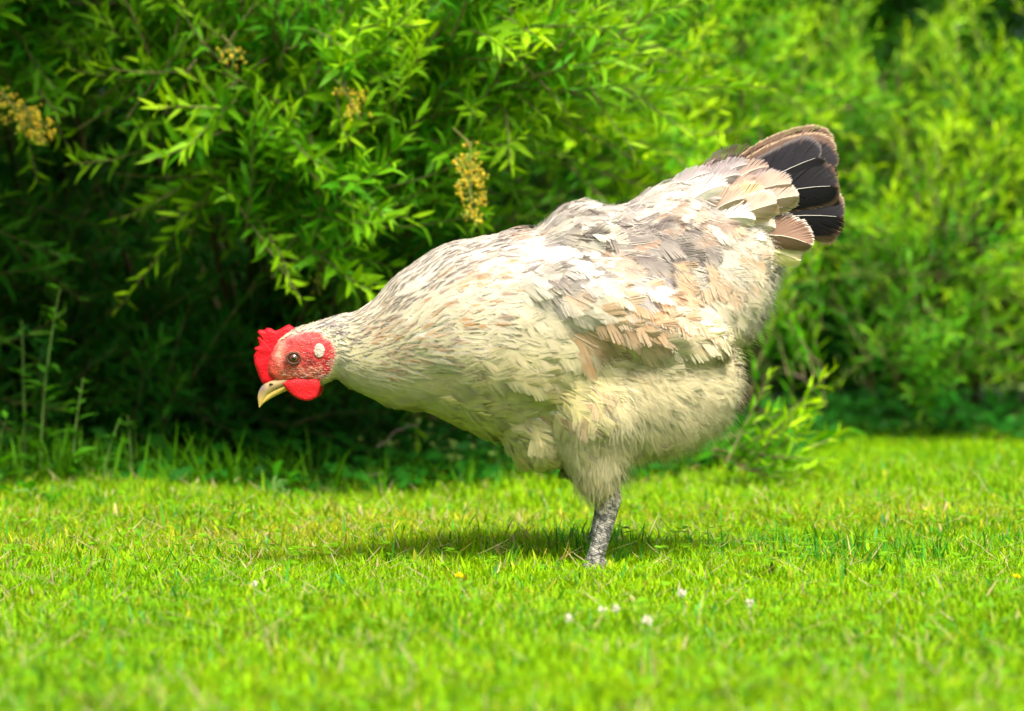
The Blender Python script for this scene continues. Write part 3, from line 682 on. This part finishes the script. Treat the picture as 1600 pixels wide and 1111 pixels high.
tailf((1140, 345), (1238, 330), (1316, 330), 30, 10, BLK*1.5, TE)
tailf((1125, 310), (1222, 255), (1300, 245), 30, 18, BLK, TB, yd=1)
tailf((1135, 330), (1225, 300), (1303, 290), 34, 26, BLK, TB, yd=1)
tailf((1140, 350), (1235, 338), (1312, 345), 34, 20, BLK, TB, yd=1)
cov = 'tail_covert'
for (tx, ty, w_, y_, c_) in [(1196, 262, 19, -40, CB*.8), (1168, 258, 18, -34, GREY*.9), (1212, 278, 20, -52, GREYB*1.6), (1178, 288, 21, -64, CB), (1150, 275, 20, -58, GREY), (1188, 305, 22, -72, PBUFF*.9), (1158, 312, 22, -82, CB*1.1), (1130, 292, 22, -76, WHITE*.9),
                             (1200, 330, 21, -68, CREAM*.9), (1172, 345, 22, -84, WHITE*.9), (1205, 356, 20, -60, CE), (1190, 378, 22, -70, WHITE), (1215, 396, 20, -50, CREAM), (1205, 420, 22, -44, WHITE), (1196, 262, 20, 30, CB*.8), (1180, 300, 22, 60, CB), (1190, 350, 22, 66, CREAM), (1140, 262, 18, -14, GREYB*1.5), (1112, 270, 18, -22, GREY), (1165, 250, 17, 6, GREY*.8)]:
    an = -.42 if ty < 320 else -.05; ln = 78
    a0 = (tx-ln*math.cos(an), ty-ln*math.sin(an)+6); m0 = (tx-ln*.5*math.cos(an), ty-ln*.5*math.sin(an)-5)
    big_feather(cov, tail, (*a0, y_*.72), (*m0, y_), (tx, ty, y_*1.0), w_, 34, (c_, np.minimum(c_*1.35, WHITE), np.minimum(c_*1.35, WHITE)), ydir=-1 if y_ < 0 else 1, cup=.35, ragged=.11, shaft=tuple(WHITE), ang=(50, 24), x0=.5, tilt=.3 if ty < 300 else 0)
tailf((1120, 345), (1180, 320), (1240, 308), 27, -66, CB, CE, 40, cov, cup=.35, rg=.06, sh=(.85, .75, .6))
tailf((1095, 360), (1155, 335), (1204, 320), 25, -80, CB*1.2, CE, 40, cov, cup=.35, rg=.07, sh=(.85, .75, .6))
tailf((1120, 335), (1178, 300), (1228, 290), 22, -62, CB, GREY, 40, cov, cup=.3, rg=.08)
tailf((1130, 380), (1200, 368), (1262, 384), 30, -58, TB*1.6, CE, 40, cov, cup=.3, rg=.05, sh=(.85, .78, .62))
tailf((1125, 395), (1190, 392), (1245, 408), 24, -44, CREAM, WHITE, 36, cov, cup=.3, rg=.08)
tailf((1130, 380), (1200, 368), (1258, 388), 30, 34, TB*1.6, CE, 40, cov, yd=1, cup=.3, rg=.05)
tailf((1110, 345), (1175, 318), (1234, 306), 30, 44, CB, CE, 40, cov, yd=1, cup=.35, rg=.06)
tailf((1090, 300), (1140, 262), (1200, 258), 26, 24, CB*.8, GREY, 36, cov, yd=1, cup=.3, rg=.07)

# ------------------------------------------------------------------ head
def flat_shape(name, outline, y0, th, col, mat, bulge=1.0, parent=None, bend=0.0, inset=(0.0, 0.18, 0.5), colf=None):
    """thick fleshy sheet: outline in photo pixels, rounded rim, both faces bulged"""
    O = np.array(outline, float)
    # densify
    pts = []
    for i in range(len(O)):
        a, b = O[i], O[(i+1) % len(O)]; n = max(1, int(np.linalg.norm(b-a)/2.2))
        for k in range(n): pts.append(a+(b-a)*k/n)
    O = np.array(pts); cen = O.mean(0); n = len(O)
    rings = [(-1, .97, .0)]
    lay = [(.93, -1.0*.75), (.80, -.95), (.5, -1.05), (.0, -1.1)]
    V = []
    def ring(f, yy):
        q = cen+(O-cen)*f
        return np.array([hp(a, b, 0) for a, b in q])+np.array([0, y0+yy*th/2, 0])
    seq = [(.0, -1.1), (.5, -1.05), (.8, -.95), (.94, -.7), (1.0, 0), (.94, .7), (.8, .95), (.5, 1.05), (.0, 1.1)]
    R_ = [ring(f if f > 0 else 0.02, yy*bulge) for f, yy in seq]
    V = np.concatenate(R_); q = [[k*n+i, k*n+(i+1) % n, (k+1)*n+(i+1) % n, (k+1)*n+i] for k in range(len(seq)-1) for i in range(n)]
    V[:, 1] += bend*np.sin((V[:, 2])*420)*0.0012+bend*np.sin(V[:, 0]*350)*0.001
    cc = np.tile(col, (len(V), 1))*(1+0.12*np.sin(V[:, 0]*1900)*np.sin(V[:, 2]*1500))[:, None]
    return mesh_np(name, V, q, None, cc, mat, parent)
def side_y(px, py, sgn=-1):
    a = hp(px, py); h = bvh.ray_cast(Vector((a[0], sgn*0.5, a[2])), Vector((0, -sgn, 0)))
    return h[0].y if h[0] is not None else sgn*0.012
M_comb = vcol_mat('comb_flesh', 0.5, 0.22, 0.45, 600, 0.25, 0.3)
comb = [(452, 507), (446, 509), (438, 514), (430, 517), (424, 513), (417, 512), (413, 516), (406, 515), (402, 518), (408, 525), (402, 527), (404, 534), (405, 540), (397, 544), (400, 549), (396, 556), (397, 566), (400, 576), (404, 588), (410, 600),
        (422, 602), (434, 592), (446, 570), (452, 545), (458, 525), (460, 512)]
flat_shape('comb', comb, 0, 0.0052, (.52, .004, .010), M_comb, 1.0, hen, .35)
wat = [(442, 599), (449, 609), (458, 617), (468, 623), (478, 626), (488, 625), (496, 620), (500, 611), (502, 600), (498, 592), (485, 590), (465, 591), (450, 594)]
for s in (-1, 1):
    flat_shape('wattle', wat if s < 0 else [(x+4, y-2) for x, y in wat], s*0.0088, 0.0042, (.54, .010, .014), M_comb, 1.0, hen, .2)
def ball(name, c, r, col, mat, parent, flat=(1, 1, 1), nu=20, nv=12):
    V, q, t = ellipsoid((0, 0, 0), (S, S, S), 0, nu, nv); V = V-hp(0, 0, 0)
    V = V*np.array(r)*np.array(flat)+np.array(c)
    return mesh_np(name, V, q, t, np.tile(col, (len(V), 1)), mat, parent)
M_eye = vcol_mat('eye_gloss', 0.06, 0.9, 0, 10, 0, 0)
M_lobe = vcol_mat('earlobe_skin', 0.75, 0.15, 1.0, 420, 0.15, 0.28)
for s in (-1, 1):
    a = hp(461, 559); y = side_y(461, 559, s)+s*.0004
    eye = ball('eye', (a[0], y-s*0.0028, a[2]), .0050, (.10, .035, .012), M_eye, hen)
    ball('pupil', (a[0], y-s*0.0002, a[2]), .0029, (.004, .004, .004), M_eye, eye, (1, .9, 1))
    # ringed eyelid
    ac = Acc(); th = np.linspace(0, 2*np.pi, 25)
    for rr, tw_, colr in ((.0050, .0008, (.10, .045, .03)), (.0062, .0006, (.30, .09, .06))):
        tube(ac, np.stack([a[0]+rr*np.cos(th)*1.12, np.full(25, y+s*(0.0008 if rr < .006 else 0.0001)), a[2]+rr*np.sin(th)*.92], -1), tw_, colr, 6)
    ac.build('eyelid', M_skin, hen)
    a = hp(501, 547); y = side_y(501, 547, s)
    ball('earlobe', (a[0], y+s*0.0002, a[2]), .0051, (.50, .41, .34), M_lobe, hen, (.90, .20, 1.2))
# beak
def loft_obj(name, st, colfn, mat, parent, ns=14):
    V, q, t = loft_rings(st, ns); cc = np.array([colfn(*to_px(v)) for v in V])
    return mesh_np(name, V, q, t, cc, mat, parent)
GB_ = np.array([.20, .15, .13]); YB_ = np.array([.62, .42, .10])
def bcol(px, py):
    k = np.clip((py-608)/16, 0, 1)*.8+np.clip((px-412)/14, 0, .4); k = min(k, 1); return GB_*(1-k)+YB_*k
bk = loft_obj('beak', [(450, 595, 8, 12), (434, 600, 9, 10.5), (422, 605, 9.5, 8.5), (414, 611, 9, 6.6), (409, 620, 7, 4.4), (407, 628, 4.4, 2.8), (405, 637, .8, .8)], bcol, M_horn, hen)
loft_obj('lower_bill', [(458, 600, 6, 9), (444, 606, 6, 8), (431, 612, 6, 6), (420, 619, 5, 4), (411, 628, 2.4, 2), (408, 633, .8, .8)], lambda x, y: YB_*.95, M_horn, bk)
for s in (-1, 1):
    a = hp(424, 600); ball('nostril', (a[0], s*.0052, a[2]), .0011, (.03, .015, .01), M_skin, bk, (1.6, .6, .8), 10, 6)
# fine hairs on the face and sparse bristles on the crown
ac = Acc()
for _ in range(2200):
    px, py = random.uniform(432, 530), random.uniform(510, 610)
    f = face_mask(px, py)
    if f < -.05 or f > .9 or py > 591: continue
    if (px-461)**2+(py-559)**2 < 15**2 or ((px-501)/12)**2+((py-547)/15)**2 < 1: continue
    lowr = (py > 572 or px > 505 or py < 530 or px < 440)
    if random.random() > (.45 if lowr else .12): continue
    for s in (-1, 1):
        a = hp(px, py); y = side_y(px, py, s); root = np.array([a[0], y, a[2]])
        d = nrm(np.array([1, s*.30, -.10 if py > 560 else .25])+rng.normal(0, .2, 3)); L = random.uniform(.002, .0042)
        sd = nrm(np.cross(d, [0, s, 0]))*.00022
        c = random.choice([WHITE, PBUFF, WHITE*.8, np.array([.7, .3, .22])])
        ac.add([root-sd, root+sd, root+d*L], None, [[0, 1, 2]], c)
ac.build('face_bristles', M_feather, hen)

# ------------------------------------------------------------------ legs
def scale_mat():
    m, n, l, out = new_mat('scaly_shank')
    tc = n.new('ShaderNodeTexCoord'); mp = n.new('ShaderNodeMapping'); mp.inputs['Scale'].default_value = (1, 1, 1.5)
    l.new(tc.outputs['Object'], mp.inputs[0])
    vo = n.new('ShaderNodeTexVoronoi'); vo.feature = 'DISTANCE_TO_EDGE'; vo.inputs['Scale'].default_value = 150; l.new(mp.outputs[0], vo.inputs['Vector'])
    nz = n.new('ShaderNodeTexNoise'); nz.inputs['Scale'].default_value = 190; nz.inputs['Detail'].default_value = 5; l.new(tc.outputs['Object'], nz.inputs['Vector'])
    cr = n.new('ShaderNodeValToRGB'); l.new(nz.outputs[0], cr.inputs[0])
    cr.color_ramp.elements[0].position = .42; cr.color_ramp.elements[0].color = (.10, .097, .088, 1)
    cr.color_ramp.elements[1].position = .66; cr.color_ramp.elements[1].color = (.50, .46, .39, 1)
    e = n.new('ShaderNodeMapRange'); e.inputs[1].default_value = 0; e.inputs[2].default_value = .09; e.inputs[3].default_value = .45; e.inputs[4].default_value = 1; l.new(vo.outputs['Distance'], e.inputs[0])
    sx = n.new('ShaderNodeSeparateXYZ'); l.new(tc.outputs['Object'], sx.inputs[0])
    def mth(op, a, b=None):
        q = n.new('ShaderNodeMath'); q.operation = op
        for i_, v_ in enumerate((a, b)):
            if v_ is None: continue
            if isinstance(v_, (int, float)): q.inputs[i_].default_value = v_
            else: l.new(v_, q.inputs[i_])
        return q.outputs[0]
    sc_ = mth('SINE', mth('MULTIPLY', mth('ADD', mth('ADD', sx.outputs[2], mth('MULTIPLY', sx.outputs[0], .45)), mth('MULTIPLY', nz.outputs[0], .0016)), 2*math.pi/.0042))
    sm_ = n.new('ShaderNodeMapRange'); sm_.inputs[1].default_value = -1; sm_.inputs[2].default_value = -.55; sm_.inputs[3].default_value = .72; sm_.inputs[4].default_value = 1; l.new(sc_, sm_.inputs[0])
    class E_: pass
    both = mth('MULTIPLY', e.outputs[0], sm_.outputs[0]); e = E_(); e.outputs = [both]
    mul = n.new('ShaderNodeVectorMath'); mul.operation = 'SCALE'; l.new(cr.outputs[0], mul.inputs[0]); l.new(e.outputs[0], mul.inputs['Scale'])
    p = n.new('ShaderNodeBsdfPrincipled'); p.inputs['Roughness'].default_value = .55; l.new(mul.outputs[0], p.inputs['Base Color'])
    b = n.new('ShaderNodeBump'); b.inputs['Strength'].default_value = .9; b.inputs['Distance'].default_value = .001; l.new(e.outputs[0], b.inputs['Height']); l.new(b.outputs[0], p.inputs['Normal'])
    l.new(p.outputs[0], out.inputs[0]); return m
M_scale = scale_mat()
for s in (-1, 1):
    yb = s*76; dx = 0 if s < 0 else 2
    leg = loft_obj('leg', [(948+dx, 752, 14, 12, yb), (949+dx, 772, 19, 16, yb), (947+dx, 790, 17, 14, yb), (942+dx, 815, 14.5, 11, yb), (935+dx, 842, 13.5, 11, yb), (928+dx, 866, 14, 12, yb), (924+dx, 884, 17, 14, yb), (926+dx, 896, 13, 12, yb), (926+dx, 899, 3, 3, yb)], lambda x, y: WHITE, M_scale, hen, 18)
    gy_ = 897
    for (ex, ey) in ((-95, -34), (-100, 4), (-78, 42), (42, -12)):
        hall = ex > 0
        z0 = 872 if hall else 888
        st = [(926+dx, z0, 9, 9, yb), (926+dx+ex*.3, (z0+gy_)/2-3, 9, 8, yb+ey*.3), (926+dx+ex*.6, gy_-6, 7.5, 7, yb+ey*.65), (926+dx+ex*.85, gy_-4, 7, 6, yb+ey*.9), (926+dx+ex, gy_-3, 4, 4, yb+ey)]
        if hall: st[0] = (936+dx, 866, 7, 6, yb); st[1] = (942+dx, 880, 7, 6, yb+2); st[2] = (948+dx, 892, 6, 6, yb+4)
        toe = loft_obj('toe', st, lambda x, y: WHITE, M_scale, leg, 12)
        loft_obj('claw', [(926+dx+ex*.97, gy_-3, 3.6, 3.2, yb+ey*.97), (926+dx+ex*1.08, gy_-4, 2.6, 2.2, yb+ey*1.08), (926+dx+ex*1.18, gy_, .5, .5, yb+ey*1.16)], lambda x, y: (.22, .17, .12), M_horn, leg, 8)

# ------------------------------------------------------------------ faded flower clusters on the arching shrub
BRN = np.array([.30, .18, .05]); YEL = np.array([.80, .58, .04]); YGR = np.array([.50, .58, .08])
def cluster(px, py, d, h, wd, n, tip=(0, 0)):
    ac = Acc(); stt = Acc(); c = up(px, py, d); top = c+np.array([-tip[0], .03, h/2])
    tube(stt, [top+np.array([-.02, .05, .02]), top, c, c+np.array([tip[0], 0, -h/2])], [.0012, .001, .0008, .0005], (.2, .2, .05), 4)
    subs = [(random.uniform(-.5, .5), random.uniform(0, 6.28), random.uniform(.3, 1.15)) for _ in range(max(16, n//5))]
    for t, th, rs in subs:
        rr = wd*.5*rs*math.sqrt(max(0, 1-(t*1.8)**2*.8)); q0 = c+np.array([tip[0]*(-t)*2, 0, t*h])
        tube(stt, [q0+np.array([0, 0, .003]), q0+np.array([math.cos(th)*rr*.5, math.sin(th)*rr*.5, .001]), q0+np.array([math.cos(th)*rr, math.sin(th)*rr, 0])], .0003, (.25, .3, .06), 3)
    for _ in range(int(n*1.7)):
        t, th, rs = random.choice(subs); rr = wd*.5*math.sqrt(max(0, 1-(t*1.8)**2*.8))*rs
        p = c+np.array([tip[0]*(-t)*2, 0, t*h])+np.array([math.cos(th)*rr, math.sin(th)*rr, 0])+rng.normal(0, .0022, 3)
        r = random.uniform(.0006, .0014); col = (YEL if random.random() < .68 else YGR if random.random() < .75 else BRN)*random.uniform(.6, 1.4)
        ph = random.uniform(0, 6)
        P = np.array([(math.cos(a+ph)*r*1.5, -r*.6*((k % 2) == 0), math.sin(a+ph)*r*1.5) for k, a in enumerate(np.arange(8)*math.pi/4)])
        P[1::2] *= .6
        V = np.concatenate([P, [[0, -r*1.1, 0]], [[0, r, 0]]])+p
        ac.add(V, None, [[k, (k+1) % 8, 8] for k in range(8)]+[[(k+1) % 8, k, 9] for k in range(8)], col)
    f = ac.build('flower_cluster', M_flower, sA); stt.build('stem', M_bark, f)
for a in [(735, 285, 3.08, .085, .032, 260), (20, 165, 3.2, .055, .055, 230, (.025, 0)), (60, 205, 3.2, .03, .035, 120, (.01, 0)), (548, 160, 3.12, .04, .035, 75, (.012, 0)), (365, 90, 3.2, .022, .03, 28), (235, 180, 3.6, .012, .018, 22),
          (505, 400, 3.3, .06, .03, 22), (498, 440, 3.3, .03, .035, 14)]:
    cluster(*a)
# bare grey twigs
for pts in ([(100, 6, 3.45), (240, 10, 3.42), (375, 14, 3.4)], [(540, 155, 3.4), (575, 158, 3.36), (606, 168, 3.33)], [(355, 120, 3.5), (358, 150, 3.48), (380, 178, 3.46)],
            [(212, 180, 3.6), (225, 225, 3.55), (270, 258, 3.5)], [(590, 700, 3.5), (620, 675, 3.5), (655, 660, 3.5)], [(500, 755, 3.42), (600, 742, 3.42), (680, 748, 3.5)], [(600, 215, 3.4), (620, 222, 3.35), (655, 217, 3.3)],
            [(1235, 580, 4.3), (1262, 600, 4.3), (1280, 640, 4.35)]):
    P = np.array([up(*p) for p in pts]); s_ = np.linspace(0, 1, 9)[:, None]; c = 2*P[1]-.5*(P[0]+P[2])
    q = P[0]*(1-s_)**2+2*c*s_*(1-s_)+P[2]*s_**2+rng.normal(0, .0015, (9, 3)); ac = Acc(); tube(ac, q, np.linspace(.0014, .0006, 9), (.20, .15, .11), 5); ac.build('bare_twig', M_bark, sA)

# ------------------------------------------------------------------ weeds and tufts along the hedge foot
def weed(px, py_top, Y, label, lean, n, LL, thick=.0016):
    d = Y-CAMY; base = up(px, 0, d); base[2] = 0; top = up(px+lean, py_top, d)
    e = empty('tall_weed', tuple(base), label, 'weed', 'weeds growing at the foot of the dark shrub')
    s_ = np.linspace(0, 1, 14)[:, None]; m = (base+top)/2+np.array([-lean/2500, 0, 0])
    q = base*(1-s_)**2+2*m*s_*(1-s_)+top*s_**2; st = Acc(); tube(st, q, np.linspace(thick, thick*.4, 14), (.09, .17, .03), 5)
    st.build('stem', M_bark, e); k = rng.uniform(.12, 1, n)
    p = np.stack([np.interp(k, s_[:, 0], q[:, j]) for j in range(3)], -1); th = rng.uniform(0, 6.28, n)
    dv = np.stack([np.cos(th), np.sin(th), rng.uniform(.2, .9, n)], -1); g = Acc()
    leaves(g, p, dv, np.tile([0, 0, 1.], (n, 1))+rng.normal(0, .2, (n, 3)), LL*(1.15-.75*k)*rng.uniform(.7, 1.2, n), LL*.26*(1.2-.7*k), rng.uniform(.1, 1, n), (MID*.55+np.array([.015, .02, .005]))*rng.uniform(.7, 1.4, (n, 1)))
    g.build('foliage', M_leaf, e)
weed(62, 450, .92, 'tallest thin stemmed weed near the left edge before the dark shrub', 32, 26, .05)
weed(38, 500, .98, 'thin bare looking weed stem second from the left edge', -4, 12, .035)
weed(112, 590, .86, 'short leafy weed right of the tallest weed at the left', 18, 24, .035)
weed(160, 660, .84, 'small leaning weed with a bud beside the leafy weed at the left', 25, 12, .025)
weed(205, 650, .95, 'dim weed stalk standing in shade right of the leaning weed', -6, 14, .035)
weed(-10, 650, .80, 'weed clump cut by the left edge of the picture', 20, 14, .05)
tk = Acc(); n = 2600
x = rng.uniform(-1.0, .55, n); y = HEDGE(x)-rng.uniform(-.12, .10, n)+.02; cl = (fbm(x, y, 16, 4) > -.1) | (rng.random(n) < .3); x, y = x[cl], y[cl]; n = len(x)
th = rng.uniform(0, 6.28, n); p = np.stack([x, y, gz(x, y)], -1); hgt = rng.uniform(.02, .075, n)*np.where(x < -.2, 1.15, .7)
blades(tk, p, np.stack([np.cos(th), np.sin(th)], -1), hgt, rng.uniform(.002, .0045, n), rng.uniform(0, .5, n), rng.uniform(.1, 1.1, n), (GB*.3+MID*.3)*rng.uniform(.5, 1.5, (n, 1)))
tag(tk.build('edge_grass', M_grass), 'long uncut grass blades at the foot of the shrubs', 'grass', kind='stuff')
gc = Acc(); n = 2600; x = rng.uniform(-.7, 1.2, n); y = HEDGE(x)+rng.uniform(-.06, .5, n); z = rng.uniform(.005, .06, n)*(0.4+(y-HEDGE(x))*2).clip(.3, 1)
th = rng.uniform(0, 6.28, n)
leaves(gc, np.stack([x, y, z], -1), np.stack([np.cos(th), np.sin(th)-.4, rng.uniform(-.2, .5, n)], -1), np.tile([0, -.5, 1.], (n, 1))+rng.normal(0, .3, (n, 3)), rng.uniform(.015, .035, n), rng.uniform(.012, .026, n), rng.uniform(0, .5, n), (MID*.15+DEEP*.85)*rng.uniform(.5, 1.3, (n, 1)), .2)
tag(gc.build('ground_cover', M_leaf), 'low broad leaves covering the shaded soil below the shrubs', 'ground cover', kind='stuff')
# broad leaves of a dock plant right of the hen and one at the left
def broad(px, py, Y, n, LL, label, lean=0):
    d = Y-CAMY; b = up(px, py, d); b[2] = 0; e = empty('broad_leaf_plant', tuple(b), label, 'plant')
    for _ in range(n):
        th = random.uniform(0, 6.28); dv = nrm(np.array([math.cos(th), math.sin(th)*.5-.3, random.uniform(.3, 1.0)])); L = LL*random.uniform(.7, 1.1)
        g = Acc(); st = Acc(); m = b+dv*L*.7; tube(st, [b, b+dv*L*.35+np.array([0, 0, .01]), m], [.002, .0015, .0012], (.12, .26, .05), 5)
        K = 9; s_ = np.linspace(0, 1, K); sidev = nrm(np.cross(dv, [0, 0, 1])); nn = np.cross(sidev, dv)
        c = m+dv*(s_*L)[:, None]-np.array([0, 0, 1])*(s_**2*L*.45)[:, None]; wd = (np.sin(np.pi*s_**.75)*L*.23)[:, None]
        wav = (np.sin(s_*22)*.0015)[:, None]*nn
        V = np.concatenate([c-sidev*wd+nn*wd*.3+wav, c, c+sidev*wd+nn*wd*.3-wav]); q = [[a+i, a+i+1, a+K+i+1, a+K+i] for a in (0, K) for i in range(K-1)]
        g.add(V, q, None, np.concatenate([np.tile(MID*.6, (K, 1)), np.tile(MID*1.0, (K, 1)), np.tile(MID*.6, (K, 1))]))
        lf = g.build('leaf', M_leaf, e); st.build('stalk', M_bark, lf)
broad(1230, 700, 1.25, 7, .085, 'broad leaved plant in shade behind the low bright sprig')
broad(60, 765, .72, 3, .045, 'small broad leaved plant at the lawn edge far left')
broad(425, 750, .84, 4, .04, 'small broad leaved plant at the lawn edge below the beak')

# ------------------------------------------------------------------ little flowers in the lawn
def lawn_flower(px, py, Y_h, r, kind, label):
    """Y_h: height of the head above the lawn"""
    r *= .62; Y_h *= .75; d = F*(CAMZ-Y_h)/(py-HOR); c = up(px, py, d); b = np.array([c[0]+random.uniform(-.004, .004), c[1], 0])
    e = empty(kind, tuple(b), label, 'flower', 'small flowers in the lawn'); st = Acc(); tube(st, [b, (b+c)/2+np.array([.002, 0, 0]), c], .0006, (.12, .3, .04), 4); st.build('stem', M_bark, e)
    g = Acc(); n = 46; v = nrm(rng.normal(0, 1, (n, 3))+np.array([0, 0, .25]))
    if kind == 'clover_flower': col = np.array([.78, .74, .66])*rng.uniform(.8, 1.1, (n, 1)); W_ = r*.34
    else: v[:, 2] = np.abs(v[:, 2])*.6+.1; col = np.array([.85, .70, .01])*rng.uniform(.8, 1.1, (n, 1)); W_ = r*.4
    leaves(g, np.tile(c, (n, 1))+v*r*.1, v, rng.normal(0, 1, (n, 3)), np.full(n, r), np.full(n, W_), rng.uniform(-.5, .5, n), col, .3)
    g.build('petals', M_flower, e)
for px, py, h, r, k, l in [(1066, 928, .026, .0060, 'clover_flower', 'white clover flower right of the foot of the hen'), (942, 954, .024, .0050, 'clover_flower', 'left one of the white clover pair below the foot of the hen'),
        (962, 952, .026, .0056, 'clover_flower', 'right one of the white clover pair below the foot of the hen'), (1012, 972, .022, .0066, 'clover_flower', 'fading pinkish clover flower in front of the clover pair'),
        (1172, 944, .020, .0060, 'clover_flower', 'flat pale clover flower farthest right in the lawn'), (397, 913, .022, .0042, 'clover_flower', 'small white clover flower below the head of the hen'),
        (889, 968, .02, .0055, 'clover_flower', 'pale clover flower left of the white pair'), (717, 902, .030, .0062, 'buttercup', 'yellow flower in the lawn left of the foot'), (1590, 903, .024, .0050, 'buttercup', 'yellow flower at the right edge of the lawn')]:
    lawn_flower(px, py, h, r, k, l)
